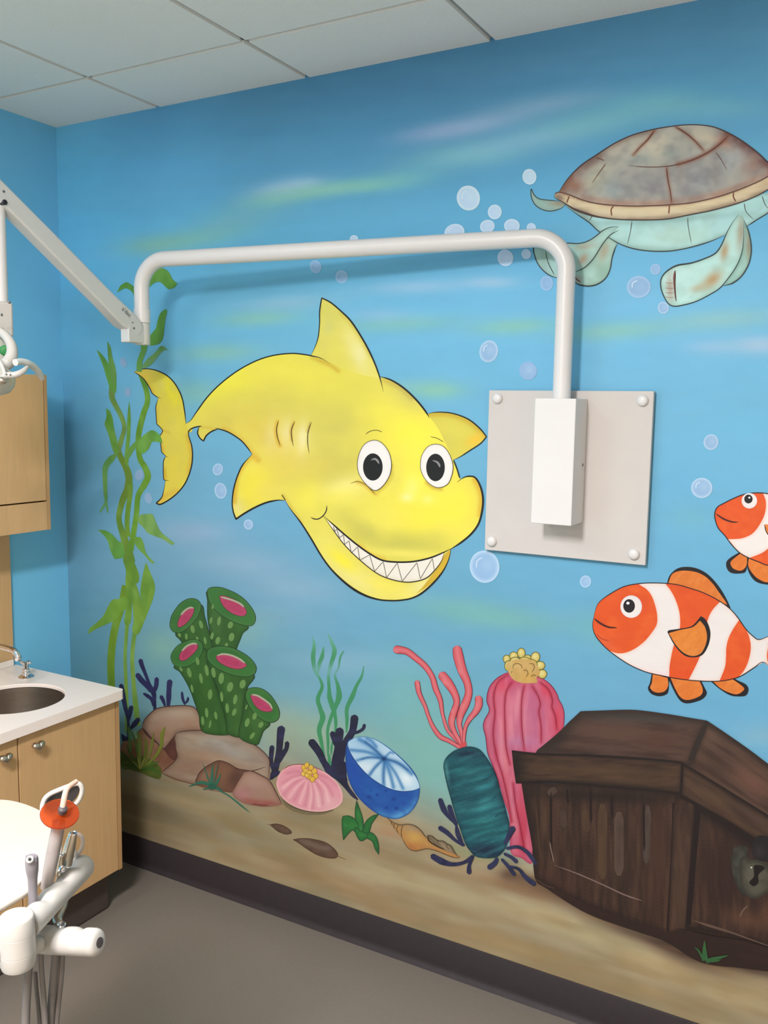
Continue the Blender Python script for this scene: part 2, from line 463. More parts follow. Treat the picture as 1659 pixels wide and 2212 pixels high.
SKYOPS = [  # x y rx ry angle colour alpha  (brush passes of mist and light in the water)
    ('b', 1020, 272, 130, 16, -11, 'a9c4e6', .62), ('b', 1180, 225, 130, 16, -9, '9fc0dd', .45), ('b', 930, 285, 80, 12, -8, 'aab9e6', .35),
    ('b', 1010, 335, 130, 20, -6, '8fd3d8', .55), ('b', 1150, 300, 140, 17, -10, '98cdea', .55), ('b', 1270, 268, 130, 22, -8, '86ccd2', .5),
    ('b', 1420, 225, 120, 22, -4, '84cbd2', .5), ('b', 870, 385, 80, 16, -6, '86d2cc', .4), ('b', 1560, 235, 90, 16, -2, '84cbd2', .3),
    ('b', 610, 408, 75, 15, -10, 'aed2ee', .7), ('b', 660, 398, 40, 9, -8, 'b4d6f2', .5), ('b', 690, 412, 120, 12, -8, '9cd8c0', .65), ('b', 590, 432, 70, 14, -10, '8ccfc0', .5),
    ('b', 790, 402, 80, 10, -4, '8fd2c0', .5), ('b', 500, 480, 110, 26, -12, '86c9d0', .5), ('b', 340, 530, 80, 16, -4, '98d2c0', .65), ('b', 420, 515, 90, 14, -8, '8ecfc0', .5),
    ('b', 620, 655, 110, 14, -4, 'a6cfe4', .5), ('b', 560, 688, 90, 12, -3, '93d2bb', .6), ('b', 470, 762, 90, 14, -2, '92cdb8', .6), ('b', 430, 850, 70, 20, 5, '92cdb4', .5),
    ('b', 900, 620, 110, 11, -2, 'a9d0ee', .55), ('b', 1060, 610, 60, 9, 0, 'b4d6f2', .6), ('b', 860, 700, 130, 13, -3, '90d0c0', .55), ('b', 1110, 705, 90, 12, -3, '93d4ba', .65),
    ('b', 1330, 715, 120, 14, -4, '92d2be', .6), ('b', 1560, 690, 130, 16, -4, '9bd2d0', .6), ('b', 1640, 745, 60, 14, 0, 'b6d2ee', .7), ('b', 1540, 750, 60, 11, 0, 'a9cdea', .5),
    ('b', 940, 843, 60, 14, 0, '8fcfb4', .75), ('b', 880, 835, 60, 10, 0, '90cbc4', .4), ('b', 820, 680, 70, 10, 0, 'a5cdee', .4),
    ('b', 420, 1150, 90, 22, 0, 'a2bcdc', .5), ('b', 520, 1215, 120, 26, 4, '9fbcd6', .45), ('b', 640, 1270, 110, 24, 4, '9cbcd2', .45), ('b', 560, 1330, 120, 20, 0, '8fb4c4', .3),
    ('b', 1080, 1335, 150, 20, 6, '79b7a8', .55), ('b', 980, 1310, 100, 18, 4, '7cbab0', .4), ('b', 1290, 1360, 60, 30, 30, '74b6bc', .5), ('b', 1490, 1120, 60, 20, 0, '7cc2c8', .3),
    ('b', 520, 1365, 60, 26, 0, '88b8b0', .5), ('b', 350, 1400, 50, 30, 0, '86b8a8', .6), ('b', 740, 1430, 120, 20, 2, '9dbcd6', .35), ('b', 640, 1540, 70, 40, 0, '7fb0cc', .3),
    ('b', 880, 1500, 90, 60, 20, '7ab8b8', .5), ('b', 930, 1640, 120, 90, 20, '84bba6', .6), ('b', 700, 1590, 120, 40, 10, '98b498', .7), ('b', 600, 1570, 60, 34, 10, '9cb09a', .7),
    ('b', 1000, 1770, 60, 60, 0, '9cb496', .6), ('b', 1650, 1590, 60, 18, 0, '8cb8cc', .5), ('n', 260, 26, -5, '8cc6e2', .07, 5), ('n', 330, 34, -3, '70b0c8', .06, 9)]
SANDLINE = [(150, 1648), (270, 1650), (420, 1668), (560, 1640), (640, 1625), (760, 1660), (870, 1712), (960, 1772), (1050, 1815), (1150, 1850), (1250, 1900), (1480, 2010), (1700, 2070), (2100, 2170)]
SANDOPS = [
    ('b', 430, 1760, 230, 60, 16, '8f8b76', .7), ('b', 620, 1850, 150, 40, 18, '9a9478', .5), ('b', 300, 1680, 150, 22, 18, '868878', .8), ('b', 330, 1745, 120, 26, 18, '554f40', .65), ('b', 300, 1785, 90, 22, 16, '5d5546', .6), ('b', 400, 1720, 90, 22, 16, '86826a', .6),
    ('b', 480, 1760, 120, 30, 16, 'a09a7c', .6), ('b', 560, 1790, 60, 24, 10, '8f9078', .5), ('b', 520, 1700, 90, 10, 14, '8a6c50', .6), ('b', 620, 1745, 80, 12, 14, '9a7650', .5),
    ('b', 700, 1772, 60, 10, 14, '5f6448', .55), ('b', 760, 1750, 40, 26, 0, '9a9a78', .6), ('b', 850, 1780, 60, 14, 12, 'a88258', .55), ('b', 840, 1800, 40, 10, 14, 'ac7a54', .5),
    ('b', 960, 1830, 40, 12, 10, '5f8a58', .35), ('b', 1050, 1850, 60, 12, 10, '5f9460', .4), ('b', 1140, 1880, 26, 26, 0, 'cfd0b4', .8), ('b', 700, 1900, 160, 24, 18, 'a8855c', .55),
    ('b', 640, 1870, 60, 16, 16, '7c6a4c', .4), ('b', 820, 1890, 120, 26, 16, 'b8a880', .5), ('b', 960, 1930, 110, 24, 18, 'b2a67c', .5), ('b', 1130, 1918, 120, 13, 16, '7c543c', .8), ('b', 1180, 1925, 70, 10, 16, '6c4430', .7),
    ('b', 1160, 1975, 110, 22, 18, 'c2b48a', .6), ('b', 1330, 2040, 130, 28, 20, 'bcb086', .7), ('b', 1450, 2090, 110, 22, 20, 'c0b288', .6), ('b', 1100, 2040, 120, 22, 18, 'a08658', .6), ('b', 1250, 2090, 120, 20, 20, '8e7048', .55),
    ('b', 1420, 2150, 120, 20, 20, '9a7c50', .5), ('b', 1590, 2150, 90, 30, 14, 'b0a078', .6), ('b', 900, 1985, 120, 20, 18, '987a50', .5), ('b', 560, 1880, 90, 14, 18, '8c7a58', .4),
    ('l', '1100,1890 1200,1925 1300,1975 1400,2022 1480,2060 1560,2085 1659,2094 1800,2110', 22, '46302a', .92), ('l', '1180,1905 1300,1965 1420,2020 1520,2065 1659,2082 1800,2095', 18, '33221e', .9),
    ('l', '800,1685 840,1705 870,1740', 14, '5c6450', .6), ('l', '620,1730 680,1755 740,1772', 8, '6c6850', .5), ('n', 150, 22, 18, '8a7450', .35, 2), ('n', 200, 18, 16, 'b4a680', .3, 8), ('n', 120, 30, 20, '7a7458', .35, 12), ('n', 90, 16, 16, '8c7048', .25, 15)]

def paint_wall():
    nx, nz = 480, 300
    xs = np.linspace(0, RX, nx); zs = np.linspace(0, ROOM_H+0.014, nz)
    X, Z = np.meshgrid(xs, zs); X = X.ravel(); Z = Z.ravel()
    W3 = np.column_stack([X, np.zeros_like(X), Z]) - CAM
    dep = W3@FWD
    dep = np.maximum(dep, 0.2)
    Q = np.column_stack([PW/2+FPX*(W3@RGT)/dep, PH/2-FPX*(W3@UPV)/dep])
    gz = np.array([r[0] for r in BGZ])[::-1]
    T = np.array([r[1:] for r in BGZ], float)[::-1]
    fi = np.interp(Z, gz, np.arange(len(gz))); fj = np.interp(X, BGX, np.arange(len(BGX)))
    i0 = np.minimum(fi.astype(int), len(gz)-2); j0 = np.minimum(fj.astype(int), len(BGX)-2)
    a = fi-i0; b = fj-j0; a = a*a*(3-2*a); b = b*b*(3-2*b); a = a[:, None]; b = b[:, None]
    base = (T[i0, j0]*(1-a)+T[i0+1, j0]*a)*(1-b)+(T[i0, j0+1]*(1-a)+T[i0+1, j0+1]*a)*b
    D = shade(Q, (0, 0, 0), [])
    Cw = base.copy()
    for o in SKYOPS:
        one = shade(Q, (0, 0, 0), [(*o[:4], o[4]*1.35, o[5], 'ffffff', min(o[7]*1.15, .9))] if o[0] == 'b' else [(*o[:4], 'ffffff', o[5], o[6])])[:, :1]/255
        cc = col(o[6] if o[0] == 'b' else o[4])*(1.0 if o[0] == 'b' and o[2] < 450 else .945)
        Cw = Cw*(1-one)+cc*one
    sand = shade(Q, '9b9076', SANDOPS)*1.0
    sl = np.array(SANDLINE); yb = np.interp(Q[:, 0], sl[:, 0], sl[:, 1])
    soft = np.interp(Q[:, 0], [200, 420, 560, 900, 1100, 1250], [12, 20, 75, 85, 40, 30])
    wob = (vnoise(Q[:, 0]/60, Q[:, 1]/400, 4)-0.5)*18
    t = np.clip((Q[:, 1]-yb-wob)/soft*0.5+0.5, 0, 1); t = (t*t*(3-2*t))[:, None]
    C = Cw*(1-t)+sand*t
    bm_v = [(x, 0.0, z) for x, z in zip(X, Z)]
    F = []
    for r in range(nz-1):
        for c in range(nx-1):
            k = r*nx+c; F.append((k, k+1, k+nx+1, k+nx))
    # back of the wall slab
    n = len(bm_v)
    bm_v += [(0, .1, 0), (RX, .1, 0), (RX, .1, ROOM_H+0.014), (0, .1, ROOM_H+0.014)]
    F += [(n+3, n+2, n+1, n)]
    c00, c10, c11, c01 = 0, nx-1, nx*nz-1, nx*(nz-1)
    F += [tuple([c00, n, n+1] + list(range(nx-1, 0, -1))), tuple([n+3] + list(range(c01, c11+1)) + [n+2])]
    F += [tuple([n, ] + [r*nx for r in range(nz)] + [n+3]), tuple([n+1, n+2] + [r*nx+nx-1 for r in range(nz-1, -1, -1)])]
    me = bpy.data.meshes.new('wall_back'); me.from_pydata(bm_v, [], F); me.update()
    at = me.color_attributes.new('paint', 'FLOAT_COLOR', 'POINT')
    Cl = np.vstack([np.clip(lin(np.clip(C, 0, 255)), 0, .95), np.tile([.3, .5, .6], (4, 1))])
    at.data.foreach_set('color', np.column_stack([Cl, np.ones(len(Cl))]).ravel())
    me.materials.append(M_paint)
    o = bpy.data.objects.new('wall_back', me); COL.objects.link(o)
    o['kind'] = 'structure'
    return o
wall_back = paint_wall()
# ------------------------------------------------------------------ painted figures
INK = '1d1c18'
VS1 = (230, 480, 2.765); VS2 = (630, 780, 3.7705); VS3 = (400, 880, 5.184); VT = (1120, 250, 3.0779); VF = (1240, 1040, 3.9594)
VW = (0, 780, 3.95); VW2 = (0, 340, 3.95); VW3 = (180, 560, 2.2125); VG = (230, 1250, 4.0463); VB = (560, 1350, 4.3368)
VN = (820, 1360, 3.95); VC = (1100, 1500, 2.9678); VL = (150, 1300, 4.807)

# --- climbing seaweed on the left
g = Fig('painted_seaweed', 'tall green seaweed painted beside the corner', 0.0002, .92, v=VW)
GA, GB, GC, GD_ = '629e3f', '6aa34a', '5b8f28', '6f9a2a'
wd = [('n', 60, 200, 10, '4f8230', .5, 3), ('n', 50, 120, -20, '86b55a', .45, 6)]
g.line('150,2260 135,2050 133,1900 150,1770 182,1660 205,1560', [34, 34, 36, 36, 36, 40], '688f24', v=VW3, ops=wd, ends=(1, 1))
g.line('210,2260 205,2050 200,1900 207,1780 215,1660', [20, 18, 16, 17, 20], '7aa140', v=VW3, ops=wd, ends=(1, 1))
g.line('262,2230 250,2130 240,2020 234,1900 245,1790 262,1700', [26, 26, 20, 20, 20, 40], '7ea54c', v=VW3, ops=wd, ends=(1, 1))
g.fill('1245,1715! 1282,1800 1322,1910 1312,2010 1280,2100 1235,2215 1180,2330 1130,2300 1150,2200 1205,2120 1197,1970 1215,1840', '74a03c', wd, v=VW)
g.fill('1115,1900 1150,1880 1190,1990 1215,2130 1200,2260 1150,2240 1130,2080', '78a13e', wd, v=VW)
g.fill('175,1622 140,1628 118,1660 95,1705 60,1740 30,1765 23,1792! 60,1768 110,1745 150,1725 185,1685 215,1660 200,1610', '6f9d34', wd, v=VW3)
g.fill('1060,2230 1080,2060 1070,1900 1075,1790 1050,1690 1080,1640 1130,1690 1165,1760 1188,1830 1180,1890 1140,1910 1130,2000 1115,2230', '6b9630', wd, v=VW)
g.line('1110,1720 1085,1600 1050,1480 1020,1380 1018,1300 1050,1180 1090,1090 1100,990 1072,900 1025,810 1000,740 960,640', [95, 75, 55, 45, 46, 55, 62, 60, 55, 50, 50, 40], '6b8f36', v=VW, ops=wd, ends=(1, .6))
g.line('1095,1500 1085,1390 1095,1250 1112,1130 1110,1050', [40, 40, 42, 38, 50], '6f9a34', v=VW, ops=wd, ends=(1, 1))
g.line('1115,1620 1140,1470 1165,1300 1180,1150 1235,1050 1262,985 1240,910 1195,830 1180,700 1190,590 1225,450 1258,350 1250,250 1205,120 1190,60', [50, 45, 45, 45, 55, 55, 50, 45, 45, 50, 50, 45, 45, 45, 45], '689c30', v=VW, ops=wd, ends=(1, 1))
g.line('1085,900 1083,800 1095,650 1102,500 1103,345', [40, 34, 32, 32, 10], '69a03f', v=VW, ops=wd)
g.line('1000,780 1040,660 1062,560 1030,460 970,345 955,290 965,200', [50, 40, 36, 40, 45, 50, 60], '70934a', v=VW, ops=wd, ends=(1, 1))
g.fill('905,400! 940,430 962,490 975,580 1000,680 1015,760 980,790 950,720 930,640 900,560 893,530 910,470', GA, wd, v=VW)
g.fill('825,1640! 870,1680 920,1750 950,1820 990,1880 995,1960 985,2010 945,1980 910,1880 880,1780', GA, wd, v=VW2)
g.fill('915,1565! 945,1620 960,1700 985,1790 995,1880 970,1950 940,1850 925,1730', '6a9c4c', wd, v=VW2)
g.line('1000,790 945,840 900,910 898,1050 905,1180 905,1230', [50, 55, 48, 36, 30, 34], '63a05a', v=VW, ops=wd)
g.line('905,1200 880,1250 850,1292', [24, 18, 14], '68a566', v=VW); g.line('905,1200 915,1250 922,1295', [24, 18, 12], '68a566', v=VW)
g.line('1085,830 1130,745 1185,690', [36, 42, 46], '6aa04a', v=VW, ends=(.6, 1))
g.fill('1180,700 1220,640 1280,595 1320,595 1370,640 1390,700! 1340,690 1300,690 1270,750 1220,790 1185,760', '6aa848', wd, v=VW)
g.fill('835,1440! 900,1445 960,1480 1010,1535 1050,1560 1060,1665 980,1690! 945,1620 920,1535 880,1480', '62a048', wd, v=VW)
g.fill('1180,1370 1195,1312! 1250,1305 1302,1308 1330,1370 1370,1450 1430,1505 1490,1553! 1470,1568 1390,1520 1270,1470 1225,1420', '78a860', wd, v=VW)
g.fill('1140,1500! 1200,1505 1228,1560 1250,1640 1325,1725! 1290,1718 1230,1650 1165,1580', '70a548', wd, v=VW)
g.fill('1215,1780 1260,1720 1320,1670 1380,1608 1435,1645! 1395,1650 1350,1700 1290,1770 1230,1800', '74a765', wd, v=VW2)
g.line('1190,1830 1195,1740 1230,1640 1250,1560', [45, 46, 46, 40], '6ba44e', v=VW2, ends=(1, 1))
g.fill('1280,1600 1280,1530 1330,1460 1345,1400 1370,1330 1410,1295! 1428,1310 1410,1400 1395,1530 1370,1580 1330,1600', GA, wd, v=VW2)
g.line('1225,1640 1215,1500 1200,1350 1180,1240 1170,1150', [40, 40, 40, 40, 30], '68a346', v=VW2, ends=(1, 1))
g.fill('1150,1215! 1130,1150 1080,1118 1040,1130 1000,1152! 1030,1095 1080,1066 1120,1085 1160,1130', GA, wd, v=VW2)
g.fill('1180,1150 1260,1010 1330,955 1385,945 1440,975 1475,1040 1515,1075! 1490,1110 1440,1125 1400,1090 1370,1065 1320,1070 1270,1115 1200,1180', '66a23f', wd, v=VW2)
g.build()

# --- small seaweed ribbons by the blue shell
g = Fig('painted_seaweed', 'thin wavy green seaweed painted above the pink shell', 0.0002, .97, v=VB)
rg = [('g', 600, 350, 600, 90, '6fae9a', .75), ('b', 640, 430, 300, 70, 0, '84b2c4', .6)]
for p, w in (('497,100 515,190 505,300 520,420 560,490 590,575 550,690 570,780 595,870 562,980 580,1090 612,1240', [8, 36, 42, 36, 22, 30, 40, 40, 52, 44, 36, 24]),
             ('604,200 590,290 562,370 552,460', [10, 38, 36, 14]),
             ('645,85 680,165 705,250 672,370 650,470 655,590 660,680 690,770 710,840 718,930 712,1010', [20, 30, 44, 36, 28, 30, 46, 52, 30, 34, 24]),
             ('792,245 760,300 742,400 710,470 737,570 748,670 718,760 675,860 642,980 645,1100 645,1230', [24, 22, 14, 16, 34, 56, 40, 34, 26, 28, 20]),
             ('980,385 960,480 912,570 872,670 822,780 822,890 818,1010', [14, 24, 30, 44, 36, 32, 18]),
             ('655,1210 660,1290 682,1350', [20, 34, 10]), ('690,1080 678,1150 675,1220', [14, 22, 12])):
    g.line(p, w, '3e8a5e', ops=rg, ends=(.5, .7))
g.build()

# --- green tube sponge
g = Fig('painted_tube_sponge', 'green speckled tube sponge with pink mouths painted on the rocks', 0.0003, .84, v=VG)
gb = [('n', 120, 260, 12, '4a7440', .55, 3), ('n', 60, 200, 0, '2f5a2a', .55, 8), ('e', 26, '234a26', .55)]
def spots(L, c='7fae70'):
    for x, y, rx, ry, an in L:
        g.oval(x, y, rx, ry, c, [('b', 0, 0, 1, 1, 0, c, 0)], an, n=14)
def tubex(body, rim, mouth, ridge):
    g.fill(body, '3b6a31', gb); g.line(body, 5, '1f3a20', closed=True)
    g.fill(rim, '3f7a3c', [('n', 160, 90, 20, '2f6a34', .5, 4), ('e', 18, '55804c', .45)]); g.line(rim, 5, '1f3a20', closed=True)
    g.fill(mouth, 'b8436a', [('n', 40, 40, 0, '9c3458', .5, 2), ('e', 22, 'c8587c', .5)]); g.line(mouth, 5, '6c2844', closed=True)
    g.line(ridge, 16, 'b0b49c', ends=(.3, .3))
tubex('605,470 640,530 665,570 700,700 900,720 960,640 930,580 910,500 885,420 860,330 830,230 700,300', '555,395 568,330 605,265 650,212 710,178 768,174 812,200 828,250 800,330 750,395 690,448 640,472 590,466 560,432',
      '622,400 640,340 680,287 730,256 766,262 756,310 722,365 672,410 636,424', '650,318 690,275 735,252 764,258')
tubex('890,110 884,200 884,330 900,440 935,600 1000,700 1120,680 1140,610 1165,545 1195,475 1240,410 1100,240', '884,100 920,76 985,74 1060,95 1140,132 1212,185 1272,257 1303,325 1300,375 1275,408 1235,412 1180,402 1110,378 1030,335 960,282 915,230 890,170',
      '990,160 1022,149 1090,170 1162,207 1212,256 1226,300 1200,325 1148,322 1080,290 1020,235', '1000,158 1050,172 1110,190 1170,218 1205,250')
spots([(930, 245, 9, 22, 5), (915, 365, 12, 30, 10), (985, 370, 16, 40, 8), (1085, 405, 22, 32, 20), (925, 500, 14, 32, 12), (1095, 510, 24, 38, 10), (975, 540, 20, 34, 15), (1050, 580, 14, 20, 20),
       (828, 400, 16, 38, -15), (755, 440, 18, 36, -12), (700, 505, 12, 28, -5), (640, 492, 12, 20, -25), (865, 540, 12, 32, -10), (795, 525, 12, 20, -10)], '6e9a58')
tubex('600,755 645,815 700,905 740,990 772,1080 810,1190 850,1340 1080,1360 1060,1260 1030,1150 1000,1050 960,940 930,840 895,720 850,610', '565,690 580,640 622,588 690,548 762,528 812,540 842,572 846,622 820,682 770,735 700,768 630,772 588,745',
      '638,690 652,645 700,596 760,566 798,574 796,612 760,656 702,705 656,716', '660,632 705,588 760,566 796,572')
tubex('890,712 920,800 950,900 985,1010 1020,1130 1050,1260 1060,1350 1180,1380 1195,1250 1205,1120 1218,1020 1240,940 1292,840 1100,760', '880,660 892,620 940,596 1022,588 1110,606 1190,645 1262,697 1306,757 1310,802 1288,838 1230,856 1150,850 1060,826 980,790 920,748 888,708',
      '962,682 1000,662 1080,668 1160,702 1228,752 1190,782 1130,788 1050,764 985,724', '968,672 1020,658 1090,668 1160,698 1215,738')
tubex('1222,1010 1205,1080 1190,1200 1165,1380 1310,1450 1350,1395 1375,1330 1430,1256 1300,1120', '1218,1010 1240,964 1300,950 1370,966 1432,1012 1482,1082 1513,1152 1510,1212 1480,1245 1430,1255 1368,1234 1300,1182 1250,1112 1224,1052',
      '1265,1022 1300,1012 1370,1052 1430,1107 1452,1150 1400,1162 1340,1142 1288,1086', '1270,1012 1320,1020 1380,1055 1430,1095 1455,1140')
spots([(655, 790, 12, 22, -30), (728, 820, 18, 44, -15), (800, 720, 16, 36, -10), (830, 870, 15, 46, -10), (880, 800, 16, 50, -10), (752, 960, 12, 36, -10), (910, 1010, 20, 46, 5), (880, 1170, 15, 44, -5), (960, 1195, 14, 36, -10),
       (845, 1240, 14, 40, -5), (910, 1270, 10, 36, 10), (940, 820, 18, 46, -10), (1008, 870, 24, 50, 5), (1085, 945, 26, 44, 15), (1195, 920, 26, 40, 15), (1130, 1055, 18, 44, 10), (1060, 1130, 16, 44, -5), (1122, 1165, 18, 34, 20), (1012, 1030, 14, 46, -5),
       (1228, 1120, 8, 24, 20), (1300, 1200, 18, 32, 15), (1235, 1255, 20, 40, 15), (1355, 1275, 20, 28, 35), (1280, 1370, 16, 34, 35)], '6e9a58')
g.build()

# --- dark branching corals
NAVY = '2a2c50'
def coral(label, v, strokes, gain, c=NAVY, lift=0.0005, extra=None):
    g = Fig('painted_coral', label, lift, gain, v=v)
    nv = [('n', 50, 160, 80, '1c1f3a', .5, 5), ('n', 40, 120, 80, '3a3e6c', .4, 9)]
    if extra:
        for e in extra: g.fill(e, c, nv)
    for p, w in strokes: g.line(p, [q*1.25 for q in w], c, round_tip=True, ops=nv)
    return g.build()
coral('dark navy branching coral painted behind the uppermost rock', VG, [
    ('425,1165 420,1060 412,1000 375,920 340,830 310,755 295,700', [22, 24, 36, 22, 24, 30, 34]), ('405,990 360,940 310,890 262,828', [40, 36, 38, 36]), ('415,990 436,930 440,860', [30, 32, 30]),
    ('415,1120 395,1055 360,1025 320,1000', [16, 24, 26, 14]), ('515,1120 495,1060 472,1020', [14, 26, 30]), ('540,1125 545,1040 548,960 557,880', [22, 36, 34, 42]), ('690,1105 668,1050 660,985', [14, 20, 16]), ('688,1095 712,1060 714,1030', [12, 18, 14])], 1.0, '2c2d58')
coral('dark navy branching coral painted beside the counter corner', VL, [
    ('535,850 555,960 580,1090 610,1230 612,1400', [36, 44, 36, 24, 22]), ('615,1250 630,1150 648,1075', [14, 40, 36]), ('625,1330 680,1265 728,1205', [16, 44, 36])], 1.05, '262c4c',
    extra=['540,1370 590,1400 625,1390 630,1450 560,1460'])
coral('dark navy three armed coral painted between the rocks and the pink shell', VG, [
    ('1425,1755 1465,1700 1490,1610 1510,1500 1520,1380 1532,1285', [30, 44, 44, 44, 50, 60]), ('1462,1690 1440,1600 1442,1530 1450,1455', [20, 30, 34, 36]), ('1500,1610 1545,1530 1575,1480 1580,1420', [30, 36, 30, 34]), ('1440,1740 1480,1710 1515,1680', [24, 34, 20])], 1.0, '242638')
coral('large dark navy coral bush painted behind the blue shell', VB, [
    ('800,1490 765,1330 768,1220 820,1090 875,990 897,840', [60, 50, 60, 56, 52, 62]), ('860,1020 930,1000 975,970 988,925', [22, 24, 26, 26]), ('715,1430 710,1290 740,1150 757,960', [60, 52, 56, 64]), ('770,1190 715,1110 682,995', [26, 34, 46]),
    ('700,1420 610,1290 560,1190 475,1075', [70, 46, 56, 60])], .95, '24263a', lift=0.0004, extra=['610,1360! 690,1330 760,1300 810,1290 830,1480 900,1590 930,1640 870,1610 800,1530 720,1450 640,1400'])

# --- rocks
g = Fig('painted_rock', 'heap of brown and grey rocks painted under the green tube sponge', 0.0007, 1.04, v=VG)
DK = '4c3530'
g.fill('140,1430 230,1405 300,1315 350,1320 440,1420 510,1490 600,1390 620,1560 490,1700 300,1660 140,1560', '85664e', [('n', 90, 70, 30, '6c4e3c', .6, 3), ('b', 560, 1580, 70, 90, 40, '6e4638', .7), ('b', 260, 1400, 60, 50, 0, '9a7c62', .6), ('b', 470, 1550, 50, 60, 0, '7c5444', .6)])
g.fill('500,1490! 560,1415 610,1345 615,1470 612,1580 560,1570', '523430', [('b', 580, 1520, 40, 50, 0, '6b463c', .6)])
g.line('232,1408 270,1350 312,1305', 6, DK)
g.fill('312,1300! 330,1240 372,1190 432,1140 500,1122 620,1110 740,1114 792,1150 832,1232 862,1325! 740,1322 615,1340! 560,1420 500,1484! 432,1412 380,1370 340,1335', '9b8472',
       [('b', 620, 1170, 190, 60, 0, 'a99c8c', .8), ('b', 480, 1380, 90, 70, 30, '8e6c56', .8), ('b', 780, 1290, 90, 50, 20, '94745e', .7), ('n', 150, 60, 10, 'ab9a86', .35, 4), ('e', 28, '70584a', .6)])
g.line('312,1300 330,1240 372,1190 432,1140 500,1122 620,1110 740,1114 792,1150 832,1232 862,1325', 9, DK); g.line('315,1300 345,1345 385,1390 440,1430 500,1484 560,1420 605,1360', [20, 26, 20, 12, 8, 8, 8], DK)
g.fill('610,1345! 700,1330 830,1325 960,1336 1080,1356 1200,1400 1302,1455 1382,1522 1424,1582 1428,1650 1400,1780 1100,1860 900,1850 780,1800 600,1760 478,1698! 612,1575 606,1480 596,1400', '93806f',
       [('b', 930, 1440, 220, 60, 8, '96a0a0', .85), ('b', 1150, 1530, 180, 50, 16, '8e9494', .75), ('b', 760, 1400, 140, 60, 0, 'a39482', .6), ('b', 700, 1640, 140, 90, 0, '8d7460', .8), ('b', 880, 1560, 200, 40, 5, 'a0846c', .6), ('b', 1330, 1600, 90, 60, 30, '8a7c70', .6),
        ('n', 200, 50, 10, 'a39684', .35, 6), ('n', 150, 40, 10, '7c6858', .3, 7), ('e', 24, '6a5448', .55)])
g.line('600,1400 614,1350 700,1330 830,1325 960,1336 1080,1356 1200,1400 1302,1455 1382,1522 1424,1582 1425,1650 1418,1740', 8, DK); g.line('600,1380 606,1480 612,1575 478,1698', 7, DK)
g.line('478,1698 620,1755 780,1800 900,1830', 8, '6a4c38')
g.fill('785,1790 800,1720 850,1660 920,1615 985,1590! 1060,1610 1150,1660 1230,1690 1180,1760 1115,1850 1090,1870 950,1840', '6f5140', [('b', 860, 1740, 70, 80, 0, '8a705c', .8), ('b', 1030, 1720, 80, 90, 0, '7c5c48', .7), ('b', 1130, 1740, 60, 90, 30, '4c3630', .8), ('e', 20, '5c4236', .6)])
g.line('785,1790 800,1720 850,1660 920,1615 985,1590 1060,1610 1150,1660 1250,1680 1330,1665 1400,1640', 8, DK); g.line('985,1590 975,1680 955,1760', 6, '5c4434')
g.fill('1205,1690! 1265,1680 1342,1712 1422,1762 1482,1862 1537,1972! 1440,1990 1330,1990 1200,1962 1112,1902 1108,1850 1150,1775', '97796a',
       [('b', 1300, 1770, 120, 60, 20, 'a3887a', .8), ('b', 1190, 1880, 70, 60, 0, 'a8707a', .7), ('b', 1380, 1960, 150, 26, 5, '8c3e3c', .75), ('n', 90, 50, 20, 'a68c7c', .35, 5), ('b', 1250, 1940, 70, 22, 10, '96524c', .6), ('e', 18, '735448', .5)])
g.line('1205,1690 1265,1680 1342,1712 1422,1762 1482,1862 1537,1972', 8, DK); g.line('1205,1690 1150,1775 1110,1850', 6, DK); g.line('1270,1965 1350,1978 1420,1980', 8, '6a2a28')
g.line('1110,1660 1190,1668 1300,1690 1390,1740', 7, DK)
g.build()

# --- grass tufts
g = Fig('painted_grass', 'olive sea grass tuft painted beside the sink cabinet', 0.0022, 1.1, v=VL)
g.fill('545,1560 640,1620 740,1600 850,1640 950,1720 945,1830 860,1820 760,1780 640,1740 545,1720', '4c5c24', [('n', 60, 40, 20, '32491c', .7, 4), ('n', 40, 120, 60, '6c7a34', .5, 6), ('e', 30, '54602c', .5)])
for p, w, c in (('740,1720 720,1600 700,1480 620,1290', [20, 26, 30, 14], '55763a'), ('745,1720 735,1590 735,1450 715,1340', [16, 30, 40, 20], '6c7c3c'), ('745,1720 790,1600 800,1500 795,1400', [14, 30, 34, 12], '5f6c2c'),
                ('750,1730 830,1600 860,1480 880,1350', [14, 26, 28, 14], '6c7434'), ('760,1730 900,1600 960,1480 965,1380 1000,1295', [14, 30, 34, 36, 26], '6f7c30'), ('740,1720 660,1620 620,1540 600,1470', [14, 24, 20, 8], '4a5f30'),
                ('735,1725 640,1660 580,1600 548,1540', [14, 22, 22, 8], '3e5228'), ('735,1730 640,1700 560,1690', [14, 22, 12], '3a5424'), ('750,1730 860,1680 940,1650', [14, 22, 8], '4c6a2c'), ('755,1740 860,1730 950,1790', [14, 30, 12], '3c6428'),
                ('740,1735 725,1660 712,1600', [10, 16, 8], '9a9a4c'), ('742,1735 770,1660 800,1610', [10, 16, 6], '8c8c44'), ('738,1735 690,1680 650,1650', [8, 12, 6], '8a8c44'), ('640,1560 630,1420 612,1290', [20, 26, 10], '4f7c44'), ('700,1420 690,1330', [30, 24], '7ca47c')):
    g.line(p, w, c, ends=(.6, .3))
g.build()
g = Fig('painted_grass', 'small teal grass sprig painted at the foot of the rocks', 0.0026, 1.05, v=VG)
